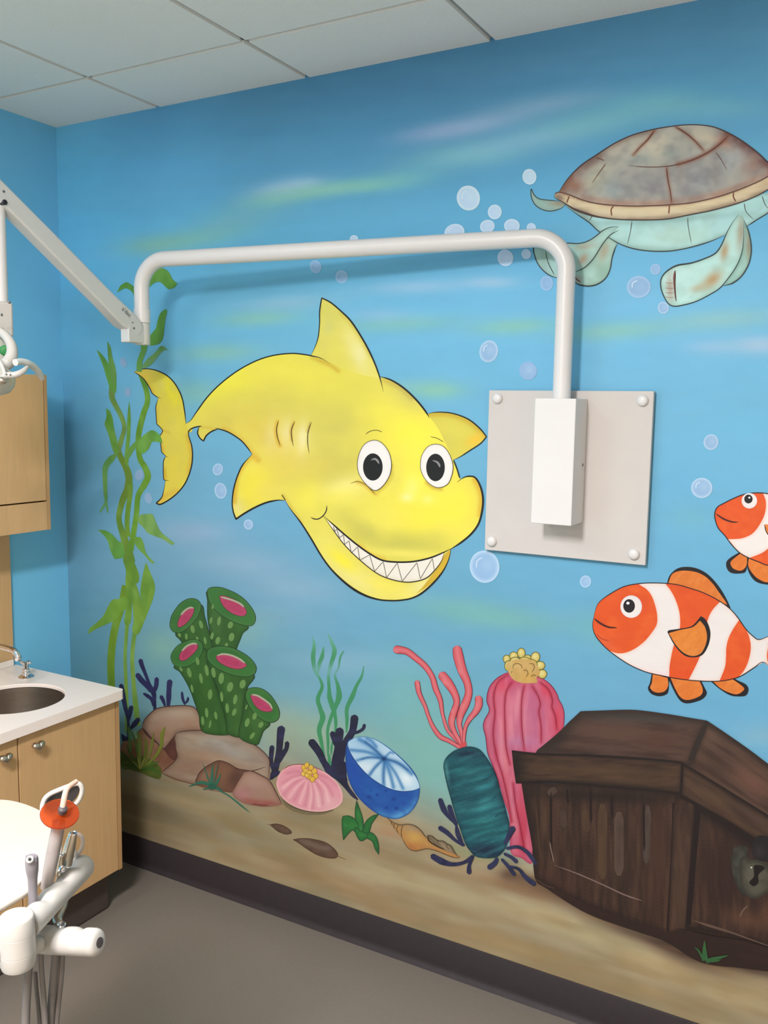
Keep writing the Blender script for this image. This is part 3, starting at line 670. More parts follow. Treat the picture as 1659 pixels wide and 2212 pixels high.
for p, w in (('930,1830 925,1740 935,1610', [30, 26, 6]), ('925,1830 890,1740 845,1610', [14, 12, 4]), ('945,1830 955,1730 980,1610', [10, 8, 4]), ('940,1830 980,1760 1005,1700', [20, 22, 6]), ('915,1800 830,1780 720,1815', [26, 26, 6]),
             ('910,1820 880,1830 845,1845', [20, 14, 5]), ('950,1820 990,1830 1020,1850', [20, 12, 4]), ('960,1830 1080,1900 1180,1980 1262,2045', [12, 12, 14, 4])):
    g.line(p, w, '2f6a58', ends=(1, .4))
g.oval(930, 1815, 36, 28, '2c5c4c'); g.build()

# --- pink shell
g = Fig('painted_shell', 'pale pink sea urchin shell with yellow tuft painted on the sand', 0.0012, 1.0, v=VB)
O = '162,1480 176,1420 215,1360 280,1318 350,1305 430,1308 520,1332 610,1372 690,1432 750,1500 782,1580 780,1650 745,1695 690,1725 600,1746 500,1746 400,1726 300,1682 220,1622 180,1552'
rd = [('b', 470, 1420, 180, 120, 30, 'cf8494', .6), ('b', 620, 1650, 160, 80, 20, 'd9aeb0', .7), ('b', 250, 1500, 80, 90, 0, 'dba0aa', .6)]
for p in ('430,1410 330,1420 220,1480', '420,1430 330,1480 230,1590', '440,1450 390,1530 330,1640', '470,1460 460,1560 430,1690', '490,1470 510,1580 500,1720', '520,1460 580,1560 600,1680', '540,1430 640,1500 690,1600', '540,1400 650,1430 730,1500', '420,1390 340,1370 260,1390'):
    rd.append(('l', p, 14, 'be7284', .5))
for p in ('420,1420 320,1450 220,1530', '430,1450 350,1520 280,1620', '450,1460 420,1560 380,1670', '480,1470 490,1600 470,1720', '510,1470 545,1580 560,1700', '540,1440 620,1530 650,1650'):
    rd.append(('l', p, 12, 'f0c6c6', .55))
rd.append(('e', 12, 'e8c4bc', .6))
g.fill('200,1600 300,1700 420,1750 560,1760 700,1730 600,1770 450,1775 330,1745 240,1690', '74684e')
g.fill(O, 'd694a0', rd, step=4); g.line('215,1362 280,1320 350,1306 430,1309 520,1332 610,1372', 6, '7c2c34'); g.line('165,1480 176,1420 215,1362', 4, '9c8078'); g.line('215,1640 300,1695 400,1735 500,1752 600,1752 700,1725', [3, 8, 8, 7, 5, 3], '4e4434')
for x, y, rx, ry, a in ((420, 1335, 22, 26, 0), (448, 1312, 20, 26, 20), (487, 1335, 20, 26, 10), (440, 1370, 30, 24, 0), (415, 1395, 18, 22, -20), (470, 1385, 28, 24, 0), (520, 1370, 24, 28, 20), (530, 1415, 24, 26, 20), (470, 1420, 24, 22, 0), (502, 1445, 22, 26, 10), (452, 1408, 20, 20, 0)):
    g.oval(x, y, rx+3, ry+3, '6c5018', n=16, ang=a); g.oval(x, y, rx, ry, 'd2a83c', [('b', x-6, y-8, 12, 14, 0, 'ecd488', .8)], a, n=16)
g.build()

# --- blue shell
g = Fig('painted_shell', 'deep blue spotted shell with pale blue top painted on the sand', 0.0012, .97, v=VB)
g.fill('830,1090 870,1065 960,1046 1060,1060 1160,1110 1270,1190 1380,1290 1462,1392 1500,1490 1504,1582 1472,1682 1410,1760 1330,1806 1250,1816 1150,1790 1050,1730 960,1650 890,1560 840,1450 815,1330 810,1210', '2353a0',
       [('b', 1330, 1790, 190, 50, -20, '5da4d2', .9), ('b', 1470, 1680, 50, 110, 20, '5298cc', .8), ('b', 1150, 1780, 80, 40, 30, '4c90c0', .7), ('b', 900, 1400, 70, 200, -25, '2048a0', .7), ('b', 1060, 1560, 160, 70, 30, '2a62ac', .6), ('n', 90, 50, 30, '1c4690', .35, 3), ('e', 10, '1c3c78', .7)], step=4)
for x, y, r in ((1030, 1610, 24), (1110, 1590, 20), (1190, 1550, 20), (1260, 1630, 24), (1335, 1585, 18), (1195, 1710, 20), (1285, 1715, 22), (1355, 1668, 18), (1415, 1615, 16), (1055, 1630, 14), (970, 1540, 10), (1050, 1550, 10)):
    g.oval(x, y, r, r*.9, '1b3f86', [('e', 6, '2350a0', .8)], n=16)
top = [('b', 980, 1110, 170, 60, 20, '8fb8d8', .7), ('b', 1000, 1330, 120, 60, 20, 'd0e2ea', .85), ('b', 1220, 1470, 70, 90, 0, 'd4e6ee', .8), ('b', 1380, 1440, 70, 90, -40, 'dcecf0', .85), ('b', 1250, 1220, 120, 60, 40, 'b4d0e4', .7), ('b', 930, 1220, 90, 50, 10, 'a4c6de', .7)]
for p, w in (('1170,1250 1040,1130 940,1070', 20), ('1170,1250 1020,1190 860,1170', 16), ('1170,1250 1030,1240 910,1270', 14), ('1170,1250 1080,1340 1030,1410', 16), ('1175,1260 1165,1400 1170,1500', 18), ('1180,1260 1230,1400 1260,1520', 18), ('1190,1260 1280,1390 1350,1530', 14), ('1190,1255 1320,1300 1430,1390', 22), ('1180,1240 1230,1190 1260,1200', 10), ('1100,1140 1060,1090 1010,1060', 14)):
    top.append(('l', p, w, '3a74ac', .85))
top += [('l', '1172,1252 1080,1160 990,1090', 6, '1c4478', .8), ('l', '1172,1255 1060,1235 960,1255', 5, '1c4478', .8), ('l', '1175,1255 1280,1280 1400,1360', 6, '1c4478', .8), ('l', '1175,1258 1172,1380 1165,1480', 5, '24508a', .7), ('l', '1172,1255 1100,1320 1050,1400', 5, '24508a', .7), ('b', 1172, 1252, 22, 18, 0, '14305c', .95)]
g.fill('834,1102 900,1056 990,1051 1100,1080 1230,1166 1360,1282 1450,1392 1502,1500 1490,1532 1430,1551 1330,1556 1220,1530 1100,1466 1000,1386 910,1282 850,1182', 'a8cade', top, step=3)
g.line('834,1102 850,1182 910,1282 1000,1386 1100,1466 1220,1530 1330,1556 1430,1551 1495,1530', 6, '1c3f7c'); g.line('840,1090 900,1056 990,1048 1100,1078 1230,1164 1360,1280 1450,1390 1502,1495 1500,1590', 5, '3a78b4')
g.build()

# --- green plant, dark leaf stones, conch
g = Fig('painted_plant', 'small green broad leaf plant painted below the blue shell', 0.002, .98, v=VB)
for p in ('915,1640! 932,1690 965,1780 980,1870 972,1990 925,1970 905,1850 900,1740', '785,1790! 840,1784 900,1815 935,1872 925,1960 880,1920 840,1950 790,2012! 780,1920 777,1830', '1122,1768! 1060,1788 1000,1840 972,1930 960,1996 1020,1975 1045,1900 1062,1852', '990,1960 1050,1940 1100,1985 1122,2060 1122,2148! 1090,2100 1060,2025 1000,1990', '900,1890 960,1930 1020,1950 1000,2000 950,2020 910,1960'):
    g.fill(p, '2b6a34', [('n', 60, 60, 60, '3f8a44', .6, 4), ('e', 12, '1f5030', .7)]); g.line(p, 4, '1c4428', closed=True)
g.build()
for lab, p, ex in (('smaller dark brown stone painted on the sand', '100,1870! 160,1862 230,1880 290,1920 303,1950 250,1960 180,1936 130,1896', '70,1868 100,1871 130,1884'), ('larger dark brown stone painted on the sand', '318,2010! 400,1998 500,2005 620,2036 700,2092 738,2150 715,2182 640,2182 540,2152 440,2092 370,2042', '690,2150 750,2170 815,2198')):
    g = Fig('painted_stone', lab, 0.0006, 1.03, v=VB)
    g.fill(p, '5f4a3c', [('n', 60, 30, 25, '4c3a2e', .6, 3), ('l', '400,2020 520,2060 610,2090 690,2075', 26, '74645a', .7), ('l', '150,1880 220,1905 280,1930', 16, '6a5648', .6), ('e', 10, '44342a', .6)]); g.line(p, 4, '4a3628', closed=True); g.line(ex, 5, '6a5038')
    g.build()
g = Fig('painted_conch', 'spiral conch shell painted on the sand beside the teal sponge', 0.002, .98, v=VN)
g.fill('410,1760 440,1754 488,1788 512,1796 545,1800 580,1824 612,1840 640,1888 668,1932 600,1920 500,1850', '8c7c64', [('e', 14, '50422e', .8)])
P1 = '50,1590! 90,1622 130,1648 180,1664 240,1658 300,1670 352,1710 392,1760 432,1792 470,1830 560,1880 640,1910 688,1934! 665,1946 600,1930 500,1890 420,1868 370,1874 310,1886 260,1872 222,1832 190,1772 140,1712 100,1652'
g.fill(P1, 'ac824c', [('b', 280, 1690, 110, 40, 20, '8c8070', .8), ('b', 300, 1780, 70, 60, 30, 'bf9a50', .8), ('b', 290, 1850, 90, 40, 10, 'a8683a', .8), ('b', 560, 1900, 120, 16, 20, 'b47a48', .7), ('b', 110, 1640, 50, 16, 35, 'a08660', .6), ('n', 30, 90, -30, 'c49c58', .3, 5), ('e', 12, '7c5c38', .5)], step=3)
g.line('50,1590 90,1622 130,1648 180,1664 240,1658 300,1670 352,1710 392,1760 432,1792', [3, 5, 5, 6, 6, 7, 7, 7, 7], '453c30'); g.line('190,1772 222,1832 260,1872 310,1886 370,1874 420,1868 500,1890 600,1930 665,1946 688,1934', 5, '5c3e26')
for p in ('100,1628 104,1645 112,1668', '132,1650 125,1675 132,1702', '165,1664 150,1695 158,1735', '205,1664 190,1700 188,1740 192,1775'): g.line(p, 6, '4a3a28')
g.line('412,1760 425,1800 480,1838 560,1876', 12, '3c3022'); g.line('410,1758 445,1756 488,1790 515,1800 548,1802 580,1826 612,1842 640,1890 668,1934', 6, '3c3428'); g.line('488,1790 500,1815 530,1840', 5, '4a3e2c'); g.line('580,1826 575,1850 600,1875', 5, '4a3e2c')
g.build()

# --- red ribbed anemone
g = Fig('painted_anemone', 'tall red ribbed anemone with yellow knobbly crown painted behind the chest', 0.0004, .97, v=VN)
body = '1110,362 1022,400 950,470 922,540 915,610 936,690 896,770 885,830 906,920 922,1050 960,1150 1000,1250 1030,1350 1060,1460 1100,1580 1112,1700 1120,1900 1210,1950 1305,1985 1320,1700 1300,1300 1262,1110 1362,1100 1440,990 1520,890 1572,830 1576,720 1560,650 1532,600 1510,540 1460,470 1382,410 1250,380'
rp = [('b', 1150, 700, 140, 260, 0, 'd48898', .6), ('b', 1300, 760, 120, 260, 0, 'b9708e', .7), ('b', 1200, 960, 180, 60, 0, 'b0789c', .75), ('b', 1100, 450, 120, 60, -20, 'cc3c54', .7), ('b', 1430, 520, 80, 60, 30, 'cc3c50', .7), ('b', 1520, 760, 40, 140, 0, 'c64056', .75), ('b', 940, 1000, 50, 140, 0, 'ac3448', .8), ('b', 1080, 1100, 40, 140, 0, 'd08a90', .6), ('b', 1230, 1700, 70, 300, -5, 'b23a50', .8), ('b', 1110, 1500, 30, 200, -8, 'c07078', .7), ('n', 46, 260, 0, 'd898a4', .4, 4), ('n', 40, 200, 0, 'a04c78', .35, 8), ('e', 14, '9c2c44', .6)]
rib = ['1090,390 1010,450 975,560 980,660 985,720 970,900 1000,1080 1050,1250 1090,1420 1130,1640', '1130,450 1085,520 1068,640 1070,820 1080,1000 1110,1150', '1235,480 1215,580 1210,700 1215,850 1235,1030', '1300,480 1350,560 1372,640 1360,700 1378,820 1380,960', '1370,450 1440,510 1475,600 1470,660 1500,740 1512,850', '1140,1310 1160,1480 1200,1680 1240,1900']
for p in rib: rp.append(('l', p, 13, '9a2038', .7))
g.fill(body, 'bf5a72', rp, step=4)
for p in rib: g.line(p, 5, '7c1830')
g.line('1110,362 1022,400 950,470 922,540 915,610 936,690 896,770 885,830 906,920 922,1050 960,1150 1000,1250 1030,1350', 6, '6c2040'); g.line('1382,410 1460,470 1510,540 1532,600 1560,650 1576,720 1572,830', 6, '6c2040')
for x, y, rx, ry, a in ((1085, 250, 26, 28, 0), (1145, 225, 30, 30, 0), (1210, 200, 28, 36, 0), (1262, 240, 28, 20, 0), (1330, 235, 32, 38, 15), (1370, 305, 36, 30, 0), (1390, 378, 32, 32, 0), (1110, 310, 36, 40, 0), (1160, 270, 40, 30, 0), (1240, 280, 50, 40, 0), (1300, 300, 40, 40, 0)):
    rx *= 1.12; ry *= 1.12; g.oval(x, y, rx+5, ry+5, '4c4a20', n=18, ang=a); g.oval(x, y, rx, ry, 'c8b868', [('b', x-6, y-10, rx*.6, ry*.6, 0, 'dcd69c', .8), ('e', 8, 'a89a3c', .6)], a, n=18)
g.fill('1085,300 1140,260 1230,250 1310,260 1350,310 1370,370 1340,410 1345,450 1290,455 1220,455 1150,430 1110,380', 'c0a060', [('b', 1200, 320, 60, 40, 0, 'c8a468', .7), ('b', 1270, 410, 70, 40, 0, 'c69c50', .8), ('b', 1130, 300, 40, 40, 0, 'd0c080', .7), ('n', 40, 40, 0, 'b08848', .4, 3)])
for p in ('1140,340 1145,300 1180,288 1212,305 1215,335', '1275,290 1310,292 1322,325 1300,365', '1225,350 1255,345 1268,375 1250,405', '1295,405 1310,385 1340,395', '1130,375 1125,360 1140,352'): g.line(p, 6, '5c4a24')
g.build()

# --- teal sponge with red tentacles and navy rootlets
g = Fig('painted_sea_cucumber', 'dark teal barrel sponge with red tentacles painted on the sand', 0.0024, .97, v=VN)
tn = [('e', 12, 'd88c90', .6)]
for p, w in (('118,165 160,170 235,185 310,240 390,310 450,400 480,500 520,600 540,720 580,850 640,920 712,1000', [56, 62, 50, 46, 44, 40, 44, 34, 22, 22, 24, 22]), ('320,430 340,540 390,650 420,740 460,830 520,910 600,950 705,1015', [40, 34, 26, 24, 30, 36, 30, 22]),
             ('518,365 585,450 640,540 660,620 630,720 615,790 640,870 705,985', [66, 72, 56, 46, 52, 50, 36, 24]), ('660,135 675,230 705,340 750,450 762,540 735,630 695,720 682,800 700,880 718,990', [66, 80, 72, 56, 56, 64, 56, 36, 28, 24]), ('845,560 848,640 820,700 770,760 735,830 722,920 722,1000', [56, 58, 48, 36, 26, 22, 22])):
    g.line(p, [x+8 for x in w], '702030', round_tip=True, step=2.5); g.line(p, w, 'c04a54', ops=tn, round_tip=True, step=2.5)
g.fill('680,985 715,960 742,960 740,1036! 715,1040', 'c24a50')
RT = '2c3050'
for p, w in (('515,1435 550,1530 595,1600 650,1660 690,1760 715,1840', [40, 50, 24, 18, 18, 20]), ('595,1490 620,1580 665,1660', [40, 44, 20]), ('660,1640 660,1740 715,1840', [16, 20, 24]), ('505,1680 580,1730 650,1795 730,1840', [42, 40, 26, 30])): g.line(p, w, RT, round_tip=True, ops=[('e', 6, '1b1e34', .3)])
g.fill('690,1010 740,996 800,998 860,1022 912,1082 962,1162 1002,1252 1032,1362 1062,1462 1090,1570 1110,1660 1104,1760 1082,1850 1040,1910 990,1940 900,1946 820,1930 770,1880 732,1820 690,1700 650,1582 610,1442 580,1332 556,1222 548,1150 570,1090 630,1036', '1c5560',
       [('b', 880, 1340, 130, 40, -18, '2f7d86', .9), ('b', 900, 1500, 130, 36, -18, '3a8a90', .85), ('b', 880, 1690, 130, 90, -5, '2a7678', .8), ('b', 1030, 1330, 40, 330, -14, '12343e', .85), ('b', 620, 1350, 40, 260, -16, '16404a', .8), ('b', 760, 1430, 120, 26, -15, '123c48', .75), ('b', 770, 1600, 110, 24, -10, '164654', .7), ('b', 760, 1060, 110, 40, 0, '141f34', .9), ('b', 900, 1890, 190, 60, 0, '171d33', .95), ('b', 730, 1200, 120, 60, -10, '1f5e62', .7), ('n', 160, 26, -16, '3f9296', .4, 4), ('n', 180, 24, -16, '10323c', .4, 7), ('b', 575, 1200, 16, 120, -8, '5ea0a0', .6), ('e', 12, '0e2a34', .7)], step=4)
for p in ('975,1225 930,1262 880,1285', '1005,1410 960,1450', '1030,1565 985,1600'): g.line(p, 5, '10303c')
for p, w in (('440,1920 530,1972 620,1998 720,1984 810,1925', [46, 58, 34, 28, 36]), ('768,2085 768,2010 800,1930', [46, 30, 26]), ('925,2035 985,1990 1010,1940', [50, 44, 30]), ('1150,1675 1110,1750 1070,1830', [56, 44, 30]), ('1080,1865 1180,1850 1250,1885 1300,1940 1340,2005', [26, 28, 32, 38, 26]),
             ('1060,1905 1130,1940 1180,1985', [24, 30, 36]), ('1040,1950 1100,2015 1160,2095', [24, 32, 36]), ('1110,2015 1190,2040 1250,2110 1335,2175', [20, 26, 38, 44])):
    g.line(p, w, RT, round_tip=True, ops=[('n', 40, 60, 30, '1c1e34', .6, 3)])
g.build()
# --- treasure chest
g = Fig('painted_chest', 'dark brown wooden chest with lock painted on the sand', 0.0032, .70, v=VC)
wood = lambda ang, s=1: [('n', 220*s, 18, ang, '5e4634', .55, 3), ('n', 260*s, 22, ang, '2c1e1a', .55, 7), ('n', 120*s, 12, ang, '6a4c3c', .35, 11)]
g.fill('150,1000! 170,1180 240,1240 500,1400 800,1510 1000,1580 1180,1690 1300,1730 1500,1750 1800,1790! 1800,900!', '33231f', [('n', 200, 40, 20, '40281f', .5, 3)])
g.fill('80,565! 300,568 600,585 900,615 1110,640! 1190,690 1165,1000 1140,1530! 1010,1530! 900,1490 700,1420 450,1320 165,1172! 150,980 110,750', '3d2a22', wood(90) + [('b', 300, 1200, 200, 60, 25, '4a3028', .6), ('b', 100, 800, 60, 300, 0, '231816', .7), ('b', 960, 1000, 60, 400, 0, '4c3226', .7), ('b', 600, 650, 500, 40, 3, '241a18', .8), ('e', 26, '261a18', .7)], step=5)
for x0, x1, y0, y1, w, c, a in ((265, 290, 600, 640, 60, '54443a', .7), (345, 355, 740, 850, 40, '503e36', .8), (490, 500, 730, 880, 40, '55402c', .7), (600, 600, 700, 1180, 60, '5a4430', .8), (705, 705, 750, 1160, 60, '5e4c40', .85), (890, 880, 710, 1080, 44, '554842', .8)):
    g.line(f'{x0},{y0} {(x0+x1)/2},{(y0+y1)/2} {x1},{y1}', w, c, ends=(.4, .4), ops=[('e', 1, c, 0), ('n', 14, 160, 0, '40302a', .5, 5)])
for x, y0, y1 in ((375, 600, 700), (525, 610, 820), (660, 630, 790), (865, 690, 1000), (270, 620, 1060)): g.line(f'{x},{y0} {x},{(y0+y1)/2} {x+4},{y1}', 14, '241816')
g.line('1055,690 1045,1000 1015,1515', 12, '261817', ends=(1, 1)); g.line('175,700 190,900 210,1080', 12, '4c382a')
g.line('262,940 275,1010 290,1075', 7, '84736a'); g.line('290,1090 450,1150 600,1215 740,1280 852,1318', [4, 8, 8, 9, 12], '87706a'); g.line('175,1180 240,1222 300,1240', 5, '5c4438')
g.fill('1110,660! 1190,690! 1175,1000 1140,1500! 1020,1520! 1045,1000 1060,700', '46332a', wood(90) + [('b', 1090, 1300, 40, 200, 0, '5a4434', .7), ('e', 12, '2a1c1a', .7)])
g.fill('1190,690! 1400,815 1620,955 1800,1060! 1800,1700! 1600,1590 1400,1540 1130,1490! 1165,1000', '3a2722', wood(88) + [('b', 1520, 1440, 150, 60, 15, '6a4a38', .8), ('b', 1230, 800, 60, 100, 0, '46342c', .6), ('b', 1660, 1420, 60, 90, 0, '704e3c', .6), ('b', 1350, 1130, 200, 200, 0, '32201c', .6), ('l', '1190,700 1400,840 1620,980 1800,1080', 40, '1d1616', .8), ('e', 22, '221716', .8)])
g.line('1215,720 1190,1000 1150,1470', [36, 34, 30], '221819', ends=(1, 1)); g.line('1170,1440 1290,1480 1420,1520 1560,1570 1700,1620', [6, 16, 12, 8, 6], '6c564a'); g.line('1130,1500 1300,1540 1500,1570 1640,1610 1760,1660', 10, '231716')
g.line('1530,1350 1500,1380 1480,1420', 10, '74604f')
g.fill('180,356! 250,300 320,240 390,170 460,105! 600,100 800,96 1000,120 1150,145 1270,165! 1220,290 1165,450! 1095,475 900,450 500,420 200,390', '55403a', wood(6) + [('b', 700, 250, 400, 70, 5, '654a3e', .7), ('b', 800, 140, 420, 36, 3, '444644', .75), ('b', 300, 290, 140, 50, -40, '2a2422', .8), ('b', 960, 300, 120, 70, 0, '5c3c30', .6), ('e', 34, '332822', .8)])
g.fill('1270,165! 1400,252 1540,350 1659,440 1800,545! 1800,900! 1659,815 1400,650 1250,560 1140,470! 1165,425 1220,290', '5a443a', wood(33) + [('b', 1560, 560, 160, 60, 35, '7c5648', .8), ('b', 1300, 260, 60, 80, 30, '6a5244', .7), ('b', 1330, 460, 90, 60, 30, '4a382c', .7), ('l', '1270,165 1400,252 1540,350 1659,440 1800,545', 26, '2c2624', .8), ('e', 24, '34261f', .75)])
g.line('1270,170 1240,240 1200,330 1165,425', [22, 34, 36, 40], '332a26', ends=(.7, 1))
g.fill('20,360! 200,378 500,385 900,410 1112,432! 1102,628! 900,606 600,582 300,556 45,560! 30,460', '4a3828', wood(3) + [('b', 40, 460, 60, 120, 0, '1c1615', .9), ('b', 650, 480, 400, 24, 3, '5e4834', .7), ('b', 600, 390, 500, 16, 3, '2a2020', .8), ('b', 600, 575, 500, 18, 4, '2a201c', .8), ('e', 14, '2a1e1a', .7)])
g.fill('1112,440! 1250,520 1400,612 1659,772 1800,862! 1800,1040! 1620,950 1400,812 1100,645!', '4a382c', wood(32) + [('b', 1320, 660, 160, 30, 32, '5e4a38', .8), ('b', 1600, 800, 140, 26, 32, '5a463c', .7), ('l', '1112,440 1250,520 1400,612 1659,772 1800,862', 20, '2c1f1c', .8), ('e', 16, '2a1e1c', .75)])
for p, w in (('20,362 200,380 500,388 900,412 1112,434', 14), ('45,560 300,558 600,584 900,608 1104,632', 14), ('1112,432 1108,540 1100,640', 16), ('1112,440 1250,522 1400,614 1659,774 1800,864', 12), ('1100,645 1400,815 1620,953 1800,1045', 22)): g.line(p, w, '241a18', ends=(1, 1))
g.fill('1440,975! 1500,965 1530,990 1520,1080 1525,1220 1520,1280 1480,1260 1440,1170 1425,1070', '40423a', [('e', 20, '2c2c26', .8), ('n', 40, 40, 0, '55574c', .5, 3)])
g.fill('1560,960! 1600,900 1700,930 1720,1060 1600,1060 1560,1010', '242022', [('b', 1610, 1000, 40, 40, 0, '3a3638', .8)])
g.fill('1480,1060 1510,1030 1545,1050 1600,1060 1660,1090 1700,1160 1690,1230 1640,1280 1580,1305 1530,1290 1495,1240 1478,1160', '5c5a4c', [('n', 60, 60, 0, '6c6a5a', .6, 3), ('n', 50, 50, 0, '403e36', .5, 6), ('e', 26, '33322c', .8)])
g.fill('1570,1095 1610,1090 1640,1110 1600,1150 1600,1200 1570,1225 1540,1200 1570,1160', '191313'); g.oval(1554, 1105, 5, 5, 'f2f2ee', n=10)
g.build()
g = Fig('painted_grass', 'small green grass sprig painted under the chest corner', 0.0062, 1.0, v=VC)
for p, w in (('1260,1700 1255,1640 1255,1570', [40, 28, 6]), ('1265,1705 1310,1690 1410,1665', [26, 28, 5]), ('1245,1690 1220,1640 1190,1610', [14, 12, 4]), ('1300,1700 1340,1700 1360,1690', [20, 10, 4])): g.line(p, w, '2f5a34', ends=(1, .4))
g.build()

# --- turtle
g = Fig('painted_turtle', 'green sea turtle with brown domed shell painted at the upper right', 0.0006, (1.2, 1.22, 1.4), v=VT)
MT = 'a4cfc4'
mint = [('n', 120, 80, 30, 'b4dccc', .5, 3), ('n', 90, 60, -20, '8fb4a0', .4, 8)]
g.fill('85,487! 102,522 132,550 180,560 240,565 292,572 312,590 290,612 250,628 200,634 150,620 110,590 86,540', '8fae9c', mint + [('b', 270, 585, 60, 20, 0, '94785a', .8), ('e', 14, '6e8878', .5)]); g.line('312,590 290,612 250,628 200,634 150,620 110,590 86,540 85,487 102,522 132,550 180,560 240,565 285,570', 6, '2c3630')
flA = '105,870! 200,862 320,848 400,850 460,835 510,805 560,765 610,742 668,738! 620,790 560,855 500,950 440,1010 375,1042 330,1080 245,1075 190,1050 140,1000 112,940'
flB = '600,812! 658,850! 640,890 622,950 610,1020 580,1080 530,1118 470,1133 400,1122 362,1095! 375,1042 440,1010 500,950 560,855'
hd = '1680,470! 1780,425 1860,385 1940,372 2000,405 2010,460 1960,505 1860,520 1760,560 1690,620!'
g.fill(hd, MT, mint + [('e', 16, '7a9888', .5)]); g.line('1780,425 1860,385 1940,372 2000,405 2010,460 1960,505 1860,520 1760,560 1690,620', 7, '2f3a34'); g.oval(1945, 420, 12, 14, '22201e', n=14)
g.fill('310,598! 390,655 470,710 530,765 600,810 680,855 770,885 880,900 1000,900 1100,885 1200,860 1290,830 1370,795 1520,735 1580,695 1659,645 1735,575 1765,490! 1400,560 900,650 500,640', MT,
       mint + [('b', 1050, 790, 200, 70, 0, 'a8c8ae', .6), ('b', 430, 670, 90, 26, 35, '7c9084', .8), ('b', 960, 690, 500, 26, -4, '7ea498', .7), ('b', 850, 880, 300, 26, 4, '8cae9a', .6), ('e', 16, '6c9084', .5)], step=4)
g.line('300,590 390,655 470,710 530,765 600,810 680,855 770,885 880,900 1000,900 1100,885 1200,860 1290,830 1370,795', [4, 7, 8, 7, 6, 7, 8, 8, 8, 7, 8, 8, 6], '2f3a34'); g.line('1515,738 1580,695 1659,645 1735,575 1765,490', 7, '2f3a34')
for p in ('492,662 482,682 470,702', '755,700 745,770 725,855', '1125,675 1130,740 1150,850', '1500,580 1515,640 1565,692', '1620,535 1640,590 1665,622'): g.line(p, [7, 5, 4], '4a5046')
g.fill(flA, '9cbfae', mint + [('b', 430, 955, 26, 40, 30, 'a08868', .9), ('b', 440, 870, 60, 20, -10, 'a08c70', .6), ('b', 170, 960, 50, 90, 0, '78907c', .6), ('e', 14, '7a9888', .5)]); g.line('668,738 610,742 560,765 510,805 460,835 400,850 320,848 200,862 105,872 112,940 140,1000 190,1050 245,1075 300,1078', 7, '2c3630')
g.fill(flB, '98bca8', mint + [('b', 570, 900, 30, 70, 20, 'a08c6c', .7), ('b', 560, 1040, 50, 60, 20, '7fa48c', .7), ('b', 390, 1090, 30, 30, 0, '8c6a5c', .7), ('e', 14, '74927e', .5)]); g.line('670,760 610,795 560,855 500,950 440,1010 372,1042', [4, 6, 7, 7, 7, 6], '2c3630'); g.line('658,850 640,890 622,950 610,1020 580,1080 530,1118 470,1133 400,1122 362,1095', [7, 8, 7, 7, 7, 8, 9, 9, 8], '24302a'); g.line('360,1055 385,1085 415,1108', 8, '5c3c34'); g.line('180,900 200,980 240,1060', 6, '3c463c')
g.fill('1498,690! 1530,770 1547,860 1545,930 1525,1000 1480,1070 1420,1115 1362,1130! 1380,1095 1420,1050 1465,975 1490,880', '8fb8a4', mint + [('b', 1535, 860, 24, 110, 0, '8c7a5c', .8), ('e', 12, '5c7c6c', .5)]); g.line('1498,690 1530,770 1547,860 1545,930 1525,1000 1480,1070 1420,1115 1362,1130', [5, 7, 8, 8, 8, 8, 9, 8], '2c3630')
flR = '1465,658! 1430,700 1390,770 1350,860 1310,915 1240,950 1150,980 1060,995 1000,1025 960,1065 946,1110 955,1170 990,1240 1030,1266 1090,1260 1180,1235 1270,1190 1340,1145 1400,1075 1450,1000 1480,930 1495,850 1502,760 1495,680'
g.fill(flR, 'acd2c0', mint + [('b', 1370, 900, 26, 60, 10, 'a8885c', .85), ('b', 1290, 1090, 70, 40, -40, 'a88858', .9), ('b', 1200, 1145, 60, 26, -15, 'a89468', .6), ('b', 1480, 780, 26, 110, 5, '9c8464', .7), ('b', 1010, 1130, 26, 100, 0, '9c7c64', .75), ('b', 1080, 1060, 120, 60, -10, 'b6d8c8', .6), ('e', 14, '80a492', .5)], step=4)
g.line('1465,658 1430,700 1390,770 1350,860 1310,915 1240,950 1150,980 1060,995 1000,1025 960,1065 946,1110 955,1170 990,1240 1030,1266 1090,1260 1180,1235 1270,1190 1340,1145 1400,1075 1450,1000 1480,930 1495,850 1498,700', [4, 6, 7, 8, 9, 9, 10, 12, 10, 8, 8, 8, 7, 7, 7, 6, 6, 6, 6, 6, 6, 6, 4], '24302c')
g.line('1042,1028 1038,1080 1040,1150 1048,1235', [14, 18, 12, 8], '6c3e34'); g.line('1045,1030 1042,1130 1050,1238', 5, '2c1c18')
for y in (1110, 1145, 1175, 1205): g.line(f'975,{y} 1005,{y+4} 1035,{y+2}', 4, '94705a')
shell = '268,512! 330,420 420,330 520,262 640,185 760,130 900,92 1020,72 1120,62 1220,64 1310,80 1400,118 1480,165 1550,215 1610,265 1659,310 1725,342 1785,352! 1725,380 1659,405 1600,437 1520,472 1400,517 1280,552 1150,580 1020,592 900,599 780,602 640,597 520,584 430,562 340,527'
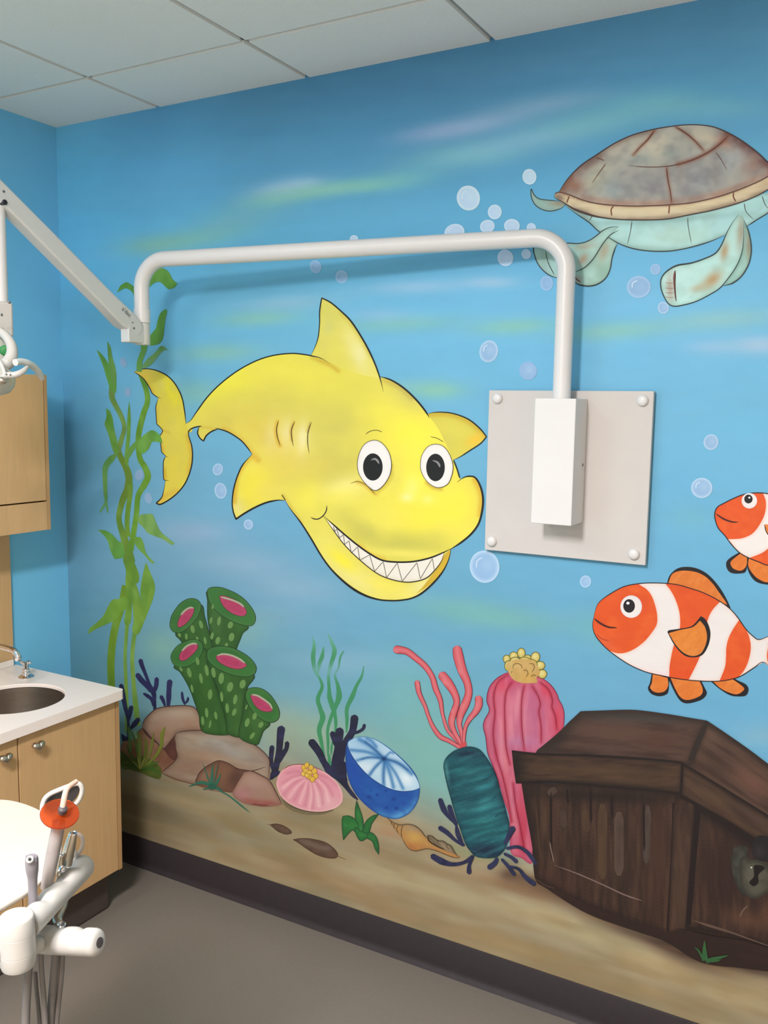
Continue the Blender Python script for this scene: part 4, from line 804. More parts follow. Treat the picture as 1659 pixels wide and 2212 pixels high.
so = [('b', 720, 230, 150, 90, -20, 'b6b096', .8), ('b', 930, 200, 110, 100, 0, 'c4bc9c', .85), ('b', 1240, 150, 120, 60, 20, 'c2b896', .8), ('b', 1010, 250, 60, 60, 0, '7f8c80', .7), ('b', 800, 290, 90, 40, 0, '8ca094', .6), ('b', 520, 430, 60, 130, 25, 'b4b48e', .8), ('b', 640, 500, 90, 70, 0, '8c9c94', .8), ('b', 780, 450, 140, 90, 0, '868880', .7), ('b', 900, 490, 90, 60, 0, '6c6a6a', .6), ('b', 1160, 430, 140, 110, -10, '808484', .8), ('b', 1080, 400, 60, 90, 0, '968c78', .5), ('b', 1310, 350, 60, 110, 0, '72726c', .6), ('b', 1440, 290, 90, 80, 30, '98a09c', .85), ('b', 1370, 180, 60, 40, 30, 'a8745a', .7), ('b', 1560, 330, 80, 100, 40, '8e6c58', .6),
      ('l', '268,512 330,420 420,330 520,262', 46, '6c4634', .9), ('l', '520,262 640,185 760,130 900,92', 24, '7c6450', .75), ('l', '1400,118 1480,165 1550,215 1610,265 1659,310 1800,440', 52, '5e3832', .92), ('l', '430,545 640,580 900,582 1150,560 1400,500 1659,390', 24, 'a4765a', .7), ('b', 380, 470, 60, 60, -40, '8a5c44', .8), ('n', 60, 60, 20, 'b0aa94', .3, 3), ('n', 70, 50, -20, '6e6c68', .3, 6),
      ('l', '905,100 860,160 810,210 765,262', 12, '8c5a40', .8), ('l', '1045,75 1110,115 1170,165 1230,230', 12, '845a44', .8), ('l', '1060,325 1170,290 1270,240 1350,180 1410,120', 14, '7c4a36', .85), ('l', '985,345 1000,450 1020,585', 12, '8a5e48', .7)]
g.fill(shell, '9c9c8c', so, step=4)
g.line('268,512 330,420 420,330 520,262 640,185 760,130 900,92 1020,72 1120,62 1220,64 1310,80 1400,118 1480,165 1550,215 1610,265 1659,310 1725,342 1785,352', [6, 8, 9, 9, 8, 8, 8, 7, 7, 7, 8, 9, 10, 10, 10, 10, 9, 8], '3c2a26', ends=(.6, 1))
for p, w in (('905,100 860,160 810,210 765,260', [12, 9, 6, 4]), ('1045,75 1110,115 1170,165 1230,230', [10, 9, 7, 4]), ('515,280 545,288 572,300', 6), ('730,330 820,341 950,341 1060,325 1170,290 1270,240 1350,180 1410,120', [4, 6, 6, 8, 9, 9, 9, 8]), ('582,320 535,385 490,450', [7, 5, 3]), ('985,345 995,430 1010,500 1020,585', [9, 8, 7, 7]), ('1310,240 1350,295 1388,365', [6, 5, 3])): g.line(p, w, '5c3828')
rim = '245,520! 275,510 340,527 430,562 520,584 640,597 780,602 900,599 1020,592 1150,580 1280,552 1400,517 1520,472 1600,437 1659,405 1730,372 1790,345 1822,352 1815,385 1740,446 1659,492 1580,536 1480,576 1380,606 1260,636 1130,661 1000,686 880,693 740,693 620,686 520,671 450,651 370,621 300,577 245,547'
g.fill(rim, 'c9b98e', [('l', '370,621 450,651 520,671 620,686 740,693 880,693 1000,686 1130,661 1260,636 1380,606 1480,576 1580,536 1659,492 1800,430', 24, '7e6c56', .85), ('l', '275,510 430,562 640,597 900,599 1150,580 1400,517 1659,405', 9, '7c5038', .75), ('b', 270, 545, 40, 26, 30, '6c5648', .8), ('b', 1620, 470, 60, 26, -30, 'a88c68', .6), ('n', 120, 20, -5, 'd8caa2', .4, 4)], step=4)
g.line('245,520 275,510 340,527 430,562 520,584 640,597 780,602 900,599 1020,592 1150,580 1280,552 1400,517 1520,472 1600,437 1659,405 1730,372 1790,345', 8, '55382a', ends=(1, 1)); g.line('245,520 240,535 245,547 300,577 370,621 450,651 520,671 620,686 740,693 880,693 1000,686 1130,661 1260,636 1380,606 1480,576 1580,536 1659,492 1740,446 1815,385', [6, 8, 9, 12, 16, 16, 10, 8, 8, 8, 8, 8, 8, 8, 7, 7, 7, 6], '40322a')
for p in ('340,535 330,560 322,582', '635,600 618,625 622,668', '1005,595 1003,625 1000,655', '1432,508 1430,540 1446,572'): g.line(p, 9, '6c3c26')
g.build()

# --- clownfish (plain side view)
OR, WH, BK = 'e2571f', 'ece6e0', '1c171c'
os_ = [('n', 90, 60, 20, 'ea6a2c', .5, 3), ('n', 60, 90, 0, 'd64a1c', .35, 6)]
finop = [('n', 20, 90, 60, 'e89044', .6, 4), ('n', 16, 70, 40, 'c86a2c', .35, 9)]
def fish_fins(g, L):
    for blk, org in L:
        g.fill(blk, BK); g.fill(org, 'e07a2e', finop)
g = Fig('painted_clownfish', 'larger orange and white banded fish painted below the backing panel', 0.0006, (.88, .9, .94), v=VF)
fish_fins(g, [('795,875! 812,815 850,768 900,738 970,730 1050,743 1130,783 1200,848 1262,930 1312,1020 1340,1085! 1200,1010 1000,930', '806,872! 838,795 900,766 980,764 1060,780 1130,818 1190,878 1240,948 1290,1018 1312,1056! 1180,1000 1000,930'),
              ('665,1640! 650,1720 632,1770 660,1815 720,1836 780,1826 808,1792 815,1680!', '675,1645! 666,1720 652,1762 680,1796 730,1806 780,1790 806,1742 800,1680!'),
              ('800,1670! 850,1780 900,1865 950,1896 1020,1890 1100,1860 1136,1812 1116,1760 1080,1690!', '822,1670! 870,1780 912,1845 960,1868 1030,1856 1090,1822 1100,1770 1066,1690!'),
              ('1160,1700! 1240,1770 1330,1826 1400,1838 1470,1830 1493,1780 1470,1735 1400,1700 1350,1670!', '1180,1700! 1250,1765 1330,1806 1400,1818 1456,1776 1420,1735 1340,1680!')])
fb = '175,1130 200,1055 240,1010 320,955 420,902 520,878 640,868 780,871 880,882 1000,915 1120,957 1240,1020 1330,1085 1400,1162 1470,1262 1530,1322 1580,1352! 1659,1325 1760,1270 1850,1230! 1900,1450 1850,1700! 1720,1620 1620,1545! 1540,1592 1430,1662 1340,1692 1250,1706 1140,1708 1000,1700 880,1685 750,1660 620,1630 500,1580 400,1520 300,1446 232,1380 180,1310 160,1230'
g.fill(fb, OR, os_ + [('b', 240, 1380, 120, 60, 30, 'e87a5c', .4), ('b', 1100, 1640, 200, 40, 0, 'e4401c', .5), ('e', 12, 'd8481a', .4)], step=5)
wo = [('e', 14, 'f0b49c', .45), ('b', 700, 1650, 200, 40, 5, 'eed0d4', .5)]
g.fill('555,880! 640,869 780,871! 832,940 872,1020 902,1120 908,1230 890,1330 855,1400 835,1480 818,1580 815,1672! 750,1660 620,1630 500,1580 400,1520 305,1448! 370,1468 440,1464 520,1430 600,1370 660,1300 705,1230 713,1160 700,1080 670,990 625,925', WH, wo)
g.fill('1250,1028! 1330,1085 1412,1185! 1362,1260 1322,1340 1303,1420 1300,1500 1290,1590 1245,1704! 1140,1708 980,1698! 1040,1580 1080,1490 1120,1380 1130,1260 1150,1165 1190,1092', WH, wo)
g.fill('1472,1264! 1530,1322 1580,1352! 1659,1325 1680,1318! 1660,1420 1650,1500 1668,1580! 1620,1545! 1540,1592 1412,1668! 1452,1620 1490,1540 1512,1430 1502,1340', WH, wo)
g.line('175,1130 200,1055 240,1010 320,955 420,902 520,878 640,868 780,871 880,882 1000,915 1120,957 1240,1020 1330,1085 1400,1162 1470,1262 1530,1322 1580,1352 1659,1325 1760,1270', 8, BK)
g.line('1720,1620 1620,1545 1540,1592 1430,1662 1340,1692 1250,1706 1140,1708 1000,1700 880,1685 750,1660 620,1630 500,1580 400,1520 300,1446 232,1380 180,1310 160,1230 175,1130', 8, BK)
g.fill('800,1290! 812,1272 905,1258 1010,1234 1086,1150! 1126,1180 1156,1240 1168,1310 1150,1400 1100,1482 1020,1504 940,1484 860,1400', BK); g.fill('812,1296! 905,1270 1015,1245 1078,1190! 1118,1240 1138,1320 1124,1400 1084,1470 1015,1492 940,1466 868,1392', 'e2852f', finop)
g.oval(490, 1070, 92, 96, WH, [('e', 10, 'd8d4dc', .5)]); g.oval(472, 1064, 50, 58, BK); g.oval(462, 1040, 14, 12, 'f4f4f4', n=14)
g.line('172,1170 230,1215 300,1246 372,1250', [14, 18, 16, 10], '4a1c14'); g.line('190,1300 240,1345 300,1362', 8, 'b43c1c')
g.build()
g = Fig('painted_clownfish', 'smaller orange and white banded fish painted at the right edge', 0.0006, (.95, .97, 1.0), v=VF)
fish_fins(g, [('1415,605! 1340,650 1303,690 1308,745 1345,782 1420,787 1472,765 1490,650!', '1425,615! 1355,670 1338,702 1365,746 1430,762 1474,720 1480,650!'),
              ('1482,650! 1488,760 1550,852 1660,882 1760,860 1790,700!', '1496,655! 1492,725 1540,802 1600,846 1660,862 1740,838 1765,700!')])
fb = '1232,215 1285,185 1350,152 1440,115 1540,98 1659,105 1800,150 1950,260 2050,380! 2150,330 2150,560! 2040,520! 1900,640 1780,700 1659,716 1580,688 1500,656 1420,612 1350,542 1290,462 1232,395 1205,310 1208,255'
g.fill(fb, OR, os_ + [('e', 12, 'd8481a', .4)])
g.fill('1618,102! 1700,118 1790,147! 1800,300 1760,450 1640,590 1500,655! 1420,612 1318,494! 1380,492 1440,485 1520,450 1580,382 1630,282 1642,180', WH, wo)
g.line('2050,380 1950,260 1800,150 1659,105 1540,98 1440,115 1350,152 1285,185 1232,215 1208,255 1205,310 1232,395 1290,462 1350,542 1420,612 1500,656 1580,688 1659,716 1780,700 1900,640 2040,520', 9, BK)
g.oval(1500, 165, 66, 66, WH, [('e', 10, 'd8d4dc', .5)]); g.oval(1492, 150, 36, 38, BK); g.oval(1500, 138, 9, 8, 'f4f4f4', n=12)
g.line('1212,275 1280,320 1350,345 1410,348', [12, 16, 14, 8], '4a1c14')
g.fill('1628,368! 1665,372 1740,440 1720,540 1659,450', 'e07a2e', finop); g.line('1628,368 1645,430 1680,480 1720,540', 8, BK)
g.build()

# --- yellow shark
YL = 'ddd35a'
yo = [('n', 60, 60, 0, 'eee45c', .3, 3)]
g = Fig('painted_shark', 'large smiling yellow shark painted in the middle of the mural', 0.0007, .97, v=VS1)
# tail
g.fill('1145,90! 1200,70 1270,67 1340,82 1420,120 1480,175 1525,245 1556,320 1575,420 1588,530! 1640,520 1640,600 1610,612 1616,655 1636,720 1644,800 1636,890 1610,980 1570,1060 1510,1130 1440,1185 1370,1222 1335,1212! 1380,1165 1400,1100 1413,1020! 1397,1006! 1395,930 1398,850 1418,812! 1380,775! 1372,700 1365,640 1388,595! 1338,535! 1333,450 1332,385 1350,318! 1300,275! 1265,205 1220,145', 'ddd04c',
       [('b', 1450, 260, 60, 160, -25, 'ebe42c', .9), ('b', 1500, 560, 50, 150, 0, 'e4dc50', .7), ('b', 1260, 110, 80, 40, 20, 'd8b848', .6), ('b', 1380, 200, 40, 50, 0, 'dcd46c', .7), ('l', '1610,640 1632,740 1640,820 1620,950', 26, 'cfa83a', .75), ('l', '1335,1205 1400,1160 1500,1110', 26, 'd9ac38', .8), ('l', '1400,920 1405,1000', 18, 'c89c2c', .7), ('l', '1372,700 1390,770', 18, 'cc9f30', .7), ('l', '1340,400 1345,520', 14, 'cfb040', .6), ('l', '1390,590 1445,612', 10, 'c49a2c', .8), ('l', '1145,90 1230,160 1300,270', 20, 'd6a83c', .6), ('n', 70, 120, 0, 'd6cb5c', .5, 5)], v=VW, step=4)
g.line('1145,90 1200,70 1270,67 1340,82 1420,120 1480,175 1525,245 1556,320 1575,420 1588,535', [5, 7, 8, 9, 10, 10, 10, 10, 9, 8], INK, v=VW)
for p, w in (('1145,90! 1220,145 1265,205 1300,275! 1340,305 1380,320', [7, 8, 8, 8, 7, 4]), ('1352,318! 1332,385 1333,450 1338,535! 1388,592 1365,640! 1372,700 1380,775! 1418,812 1440,818', 7), ('1418,812! 1398,850 1395,930 1397,1006! 1413,1018 1442,1017', 7), ('1413,1020 1400,1100 1380,1165 1335,1212! 1370,1222 1440,1185 1510,1130 1570,1060 1610,980 1636,890 1644,800 1636,720 1616,655 1608,610 1620,580 1660,565', [6, 6, 8, 12, 12, 11, 10, 10, 10, 10, 10, 9, 8, 8, 7, 6])): g.line(p, w, INK, v=VW)
# lower jaw
SK = (0, 0, 1)
def cv(s, v): P, C = parse(s, v); return ' '.join(f'{a:.1f},{b:.1f}' + ('!' if c else '') for (a, b), c in zip(P, C))
# right fin
g.fill('1100,430! 1150,420 1210,416 1290,422 1370,443 1450,480 1530,545 1588,615! 1540,670 1450,730 1380,775 1318,806! 1200,700', 'd6cc52', [('l', '1110,440 1210,430 1290,436 1370,458 1450,500 1530,565 1575,610', 24, 'c5a830', .85), ('b', 1500, 640, 80, 50, -30, 'efc038', .9), ('b', 1300, 560, 150, 60, 10, 'dbd456', .7), ('b', 1250, 640, 90, 60, 0, 'd0c858', .6)], v=VS2, step=4)
g.line('1105,432 1150,420 1210,416 1290,422 1370,443 1450,480 1530,545 1588,615! 1540,670 1450,730 1380,775 1318,806', [8, 9, 9, 10, 11, 12, 12, 10, 10, 10, 9, 8], INK, v=VS2)
# dorsal fin
g.fill('1200,830! 1245,750 1265,690 1274,610 1275,530 1287,453! 1340,480 1400,530 1460,590 1520,680 1570,770 1610,860 1642,950 1660,1030! 1450,1000', 'e2da5e', [('b', 1500, 760, 60, 160, -25, 'f2ecb0', .85), ('b', 1330, 560, 60, 110, -10, 'dcd970', .7), ('b', 1320, 640, 30, 40, 0, 'ccd48c', .6), ('b', 1300, 730, 40, 80, 0, 'ded46c', .6), ('l', '1400,540 1470,620 1530,710 1580,800', 14, 'cfc04c', .7), ('l', '1270,500 1272,600', 8, 'd8c870', .6), ('n', 60, 80, -20, 'e8e068', .35, 4)], step=4)
# body and head
body = ' '.join([cv('476,1203! 505,1183 540,1132 590,1062 640,1005 700,950 770,897 840,855 910,822 980,800 1050,788 1120,784 1180,790 1220,797 1280,812 1340,842 1480,900 1640,935', VS1), cv('720,128 800,150 880,195 950,250 1020,320 1070,380 1105,430 1200,560 1318,804! 1345,870 1372,958! 1400,950 1445,938 1490,945 1522,985 1548,1050 1560,1130 1552,1220 1525,1320 1470,1400 1390,1470 1295,1532! 1290,1580 1265,1652 1220,1730 1150,1812 1060,1890 980,1930 890,1947 810,1950 720,1943 620,1916 520,1866 420,1790 320,1690 240,1580 160,1445 80,1320 0,1215', VS2),
                 cv('1126,1040! 1050,1040 960,1052 870,1080 760,1132 660,1190 572,1250! 545,1180 530,1080 540,950 565,840 600,740 650,640 752,526! 700,450 640,380 560,320 470,270 375,240! 300,268 240,315 208,376! 170,345 145,300 143,270 160,222 120,222 70,240 40,272!', VS3)])
bo = [('b', 500, 812, 150, 44, -25, 'f4ee4a', 1.0), ('b', 640, 800, 160, 34, 5, 'eee556', .8), ('b', 760, 870, 130, 50, 20, 'f0e850', .8), ('b', 640, 900, 130, 50, 0, 'd8d060', .75), ('b', 560, 920, 110, 40, 0, 'dccd58', .7), ('b', 730, 990, 60, 140, 10, 'cac35c', .9), ('b', 905, 930, 80, 100, 20, 'f8ee48', 1.0), ('b', 860, 850, 50, 40, 40, 'e4dc60', .6), ('b', 890, 850, 60, 30, 50, 'c8c070', .55),
      ('b', 586, 950, 16, 34, 4, 'f6f2d4', .9), ('b', 617, 948, 15, 34, 4, 'f6f2d4', .9), ('b', 652, 956, 13, 36, 6, 'f6f2d4', .9), ('b', 622, 970, 60, 36, 0, 'ece284', .6), ('b', 590, 1000, 60, 36, 0, 'ebdf64', .7), ('b', 640, 1010, 110, 30, 0, 'dcca58', .5), ('b', 545, 1050, 40, 50, 20, 'f0e444', .9), ('b', 585, 1060, 40, 20, 0, 'e6d460', .6), ('b', 515, 1100, 16, 30, -20, 'e6dc90', .7), ('b', 570, 940, 80, 40, 30, 'd9c052', .6),
      ('b', 670, 1080, 32, 34, 0, 'f0e64c', .95), ('b', 745, 1058, 50, 24, -15, 'f4ecA0', .9), ('b', 735, 1075, 60, 30, -10, 'ece458', .7), ('b', 890, 1050, 70, 60, 0, 'f6ec50', .9), ('b', 880, 1075, 14, 10, 0, 'f8f2b8', .9), ('b', 925, 1080, 13, 10, 0, 'f8f0a8', .85), ('b', 890, 1055, 16, 22, 0, 'f4ee90', .6), ('b', 930, 1120, 90, 50, -10, 'f4e848', .9), ('b', 990, 1090, 40, 60, 0, 'f4e848', .8), ('b', 815, 1125, 60, 30, 25, 'eae25a', .8),
      ('b', 800, 1155, 90, 24, 30, 'c6c158', .9), ('b', 880, 1175, 90, 24, 5, 'c2bf54', .9), ('b', 940, 1160, 40, 26, -20, 'd0ca58', .5), ('b', 870, 1195, 110, 10, 4, 'eee468', .7), ('b', 1010, 1150, 50, 26, -35, 'eae058', .6), ('b', 850, 1030, 20, 40, 0, 'd4cc60', .6),
      ('b', 700, 1180, 36, 60, -35, 'e8e070', .8), ('b', 770, 1250, 60, 24, 30, 'e6e09a', .8), ('b', 860, 1285, 80, 16, 5, 'e4dc6c', .7), ('b', 740, 1210, 40, 14, 40, 'f0e63c', .9), ('b', 820, 1262, 50, 12, 15, 'eee260', .7), ('b', 920, 1262, 40, 20, -20, 'e6e0a0', .8), ('b', 660, 1130, 26, 40, -35, 'd8d060', .6),
      ('l', cv('872,1395 905,1420', VS1), 5, 'd7a424', .85), ('l', cv('700,1240 790,1290 850,1350 905,1420', VS1), 7, 'd4a83a', .7), ('l', cv('740,560 660,650 600,760 565,900 555,1060', VS3), 5, 'd2a42c', .8), ('l', cv('1230,808 1330,850 1385,888', VS1), 5, 'd0b038', .8), ('l', cv('745,150 880,215 980,300', VS2), 6, 'bda648', .6), ('l', cv('1490,965 1530,1050 1545,1130 1535,1250', VS2), 6, 'd8a82c', .75), ('l', cv('1100,990 1180,1110 1300,1290', VS3), 4, 'c4a43a', .7),
      ('l', cv('1022,1190 1012,1240 1022,1300 1038,1335', VS1), 4, 'd8a830', .9), ('l', cv('1120,1195 1102,1245 1108,1300', VS1), 3, 'cda034', .8), ('l', cv('1218,1200 1203,1250', VS1), 3, 'bfa040', .7), ('l', cv('820,850 815,940 770,1010 710,1060', VS2), 4, 'c0a83a', .7), ('l', cv('1100,990 1150,1030 1220,1045', VS2), 4, 'c0a030', .75), ('l', cv('540,985 600,1010 650,1055 690,1085', VS2), 4, 'd0a030', .6), ('l', cv('560,1500 660,1580 760,1612', VS2), 4, 'dcae38', .6), ('l', cv('170,215 320,240', VS3), 3, 'd0ac3c', .5)] + yo
g.fill(body, YL, bo, v=SK, step=4)
g.fill('1296,1535! 1290,1590 1256,1672 1190,1762 1100,1842 1010,1898! 1060,1850 1120,1772 1190,1682 1245,1580', 'c8a832', [('b', 1230, 1690, 40, 100, 30, 'd2b238', .6)], v=VS2)
# contour lines
for p, w, v in (('476,1203 505,1183 540,1132 590,1062 640,1005 700,950 770,897 840,855 910,822 980,800 1050,788 1120,784 1180,790 1220,797 1280,812 1340,846', [5, 6, 6, 6, 6, 6, 6, 6, 6, 6, 6, 6, 6, 6, 5, 3], VS1), ('1222,797 1245,750 1265,690 1274,610 1275,530 1287,453! 1340,480 1400,530 1460,590 1520,680 1570,770 1610,860 1640,950 1655,1013', [4, 5, 5, 5, 6, 6, 7, 7, 8, 8, 8, 7, 7, 4], VS1),
                ('716,125 800,150 880,195 950,250 1020,320 1070,380 1105,430 1125,470', [8, 10, 12, 12, 12, 12, 11, 5], VS2), ('1318,804 1345,870 1372,958', 9, VS2), ('1350,985 1400,950 1445,938 1490,945 1522,985 1548,1050 1560,1130 1552,1220 1525,1320 1470,1400 1390,1470 1295,1532', [8, 9, 10, 11, 12, 13, 13, 13, 12, 12, 12, 12], VS2),
                ('1296,1530 1290,1580 1265,1652 1220,1730 1150,1812 1060,1890 980,1930 890,1947 810,1950 720,1943 620,1916 520,1866 420,1790 320,1690 240,1580 160,1445 80,1320 0,1215 -50,1140', [8, 9, 9, 10, 12, 12, 10, 10, 10, 10, 14, 16, 14, 11, 11, 11, 10, 9, 5], VS2),
                ('262,1260 340,1330 430,1410 540,1500 640,1570 740,1622 860,1637 1000,1632 1140,1600 1230,1562 1300,1528', [6, 10, 11, 12, 12, 12, 12, 12, 13, 13, 11], VS2), ('288,1175 285,1215 262,1255 225,1283 190,1286 155,1272', 7, VS2),
                ('1083,975 1126,1040', 8, VS3), ('1126,1040 1050,1038 960,1052 870,1080 760,1132 660,1190 572,1250! 545,1180 530,1080 540,950 565,840 600,740 650,640 752,526', [10, 14, 15, 15, 15, 15, 15, 12, 11, 12, 12, 12, 11, 8], VS3), ('755,526 700,450 640,380 560,320 470,270 375,240 330,232', [8, 11, 11, 11, 11, 9, 6], VS3), ('375,240 300,268 240,315 208,376! 170,345 145,300 143,270 160,222', 11, VS3), ('190,210 120,220 70,240 40,272 40,300', 10, VS3)):
    g.line(p, [q*1.25 for q in w] if hasattr(w, '__len__') else w*1.25, INK, v=v, step=2.5)
for p, w in (('1030,1183 1018,1230 1022,1280 1040,1335', [4, 5, 5, 3]), ('1125,1190 1107,1240 1108,1285 1118,1340', [4, 5, 5, 3]), ('1225,1193 1207,1250 1203,1310 1212,1382', [4, 5, 5, 3])): g.line(p, w, '3a331c', v=VS1)
for p in ('602,597 640,572 690,563 742,577', '1130,615 1185,628 1242,660'): g.line(p, 5, '4a4220', v=VS2)
shark = g.build()
# teeth
g = Fig('teeth', 'row of white pointed teeth', 0.0032, .92, parent=shark, v=VS2)
g.fill('290,1290! 340,1336 430,1416 540,1506 640,1576 740,1628 860,1643 1000,1638 1140,1606 1245,1562! 1220,1632 1170,1700 1100,1764 1000,1794 900,1794 780,1764 680,1714 550,1608 430,1490 340,1370', 'ece8dc', [('l', '550,1608 680,1714 780,1764 900,1794 1000,1794 1100,1764', 20, 'd8d2b4', .6)])
g.line('262,1262 340,1370 430,1490 550,1610 680,1715 780,1765 900,1795 1000,1795 1100,1765 1170,1700 1220,1632 1245,1562', [5, 7, 8, 8, 8, 8, 8, 8, 8, 7, 6, 5], '2c2418')
g.line('345,1345! 356,1390! 372,1365! 394,1440! 425,1412! 437,1492! 472,1462! 490,1562! 542,1512! 560,1620! 640,1577! 680,1712! 750,1632! 778,1762! 865,1643! 905,1792! 1025,1640! 1052,1772! 1150,1606! 1166,1698!', 5, '3a3322', ends=(1, 1))
g.build()
for lab, O_, pu, hl in (('left white eye with black pupil', '540,830 558,745 600,676 665,645 730,660 790,730 816,820 808,912 770,988 720,1040 680,1053 640,1030 590,980 550,910', (666, 862, 80, 111), '650,806 682,796 704,812 716,838'),
                        ('right white eye with black pupil', '1052,850 1064,770 1110,700 1175,676 1240,695 1290,760 1318,850 1308,930 1275,1000 1210,1030 1150,1015 1100,972 1064,910', (1176, 866, 76, 112), '1150,808 1188,822 1206,845 1212,866')):
    g = Fig('eye', lab, 0.0034, .92, parent=shark, v=VS2)
    g.fill(O_, 'f2f0ec', [('e', 12, 'dcdad0', .5)]); g.line(O_, 5, '4a4634', closed=True); g.oval(*pu, '161616', [('e', 6, '242424', .5)]); g.line(hl, [6, 16, 18, 8], '8c8c8c')
    if pu[0] < 1000: g.line('480,996 540,979 600,1001 650,1046 684,1083', [3, 5, 6, 8, 9], '8a7424')
    g.build()

# --- bubbles
BUB = [(1144, 382, 15, 17), (1012, 428, 25, 27), (1069, 458, 15, 16), (1053, 489, 16, 14), (1106, 488, 17, 15), (1148, 492, 10, 10), (982, 502, 22, 18), (765, 516, 9, 8), (682, 576, 12, 14), (738, 598, 13, 14), (1092, 557, 17, 18), (1137, 549, 10, 11), (1181, 612, 14, 16),
       (1056, 759, 20, 24), (1141, 801, 19, 20), (1047, 1224, 32, 35), (1265, 1256, 12, 13), (1536, 955, 16, 17), (1516, 1054, 23, 22), (1380, 620, 26, 24), (1416, 582, 11, 12), (1433, 665, 12, 13), (471, 1014, 11, 13), (477, 1060, 13, 17), (537, 1133, 10, 11), (267, 783, 7, 11), (276, 847, 7, 10), (301, 1026, 9, 12), (321, 1076, 8, 12)]
for i, (x, y, rx, ry) in enumerate(BUB):
    gn = .92 + max(0, (780-y)/780)*0.55
    if x < 340: c0, c1, rimw = '8fb4d8', '8cb0d8', 0
    elif y < 560: c0, c1, rimw = 'b0cdea', 'c6dcf4', .8
    elif y < 640: c0, c1, rimw = '8ab4dc', 'a6c8ea', .8
    else: c0, c1, rimw = '90b8e0', 'bcdaf2', .9
    if (x, y) == (1141, 801): rimw = 0
    where = 'beside the turtle' if x > 1340 and y < 700 else ('above the white arm' if y < 520 else ('under the white arm' if y < 640 else ('beside the left seaweed' if x < 340 else ('near the shark tail' if x < 560 else 'right of the shark'))))
    g = Fig('painted_bubble', f'pale blue bubble painted {where}', 0.0010, gn)
    ops = [('e', max(2.4, rx*.2), c1, rimw), ('b', x+rx*.2, y-ry*.1, rx*.5, ry*.5, 0, c1, .35)]
    g.oval(x, y, rx, ry, c0, ops, ang=random.uniform(-20, 20), step=3)
    if rx > 19 and rimw: g.line(f'{x-rx*.55:.1f},{y+ry*.1:.1f} {x-rx*.5:.1f},{y-ry*.35:.1f} {x-rx*.1:.1f},{y-ry*.6:.1f}', 2.5, 'c4daf0')
    g.build()
# ------------------------------------------------------------------ more materials
def wood_mat(name, c0, c1):
    m = mat(name, c0, 0.45, noise=0.04, nscale=9, stretch=(6, 6, 0.7))
    nt = m.node_tree; b = nt.nodes['Principled BSDF']
    lk = [l for l in nt.links if l.to_socket == b.inputs['Base Color']][0]; src = lk.from_socket
    tc = [n for n in nt.nodes if n.type == 'TEX_COORD'][0]
    mp = nt.nodes.new('ShaderNodeMapping'); mp.inputs['Scale'].default_value = (55, 55, 2.2)
    n = nt.nodes.new('ShaderNodeTexNoise'); n.inputs['Scale'].default_value = 2.2; n.inputs['Detail'].default_value = 7; n.inputs['Distortion'].default_value = 0.4
    nt.links.new(tc.outputs['Object'], mp.inputs[0]); nt.links.new(mp.outputs[0], n.inputs['Vector'])
    r = nt.nodes.new('ShaderNodeMapRange'); r.inputs[1].default_value = .42; r.inputs[2].default_value = .75; r.inputs[3].default_value = 0; r.inputs[4].default_value = .4
    nt.links.new(n.outputs[0], r.inputs[0])
    mx = nt.nodes.new('ShaderNodeMix'); mx.data_type = 'RGBA'
    mx.inputs['B'].default_value = (*lin(c1), 1)
    nt.links.new(r.outputs[0], mx.inputs['Factor']); nt.links.new(src, mx.inputs['A']); nt.links.new(mx.outputs['Result'], b.inputs['Base Color'])
    return m
M_maple = wood_mat('maple_laminate', (204, 168, 120), (194, 155, 108))
M_edge = wood_mat('maple_edge_band', (188, 150, 104), (172, 134, 92))
M_gap = mat('shadow_gap_brown', (70, 44, 26), 0.7, noise=0.05)
M_kick = mat('toe_kick_rubber', (74, 64, 60), 0.5, noise=0.05)
M_sleeve = mat('grey_barrier_sleeve', (152, 145, 141), 0.5, noise=0.07, nscale=60)
M_grey = mat('grey_moulded_plastic', (136, 132, 138), 0.4, noise=0.04)
M_hose = mat('grey_hose', (116, 112, 109), 0.5, noise=0.04, nscale=40)
M_tray = mat('cream_tray', (205, 194, 180), 0.4, noise=0.01)
M_black = mat('black_inset', (34, 32, 34), 0.4, noise=0.04)
M_orange = mat('orange_light_shield', (232, 104, 48), 0.15, noise=0.02, trans=0.85)
M_hub = mat('dark_grey_hub', (74, 68, 70), 0.5, noise=0.05)
M_peach = mat('translucent_peach_tip', (236, 200, 180), 0.25, noise=0.02, trans=0.3)
M_green = mat('green_plastic', (36, 124, 62), 0.4, noise=0.05)
M_lens = mat('lamp_reflector_grey', (196, 196, 184), 0.25, noise=0.03)
M_ink = mat('grey_print', (96, 104, 104), 0.6, noise=0.03)
def emit(name, rgb, s):
    m = bpy.data.materials.new(name); m.use_nodes = True; nt = m.node_tree
    b = nt.nodes['Principled BSDF']; b.inputs['Base Color'].default_value = (.9, .9, .88, 1)
    b.inputs['Emission Color'].default_value = (*rgb, 1); b.inputs['Emission Strength'].default_value = s
    return m
M_diff = emit('lit_diffuser', (1, .9, .82), 3.0)

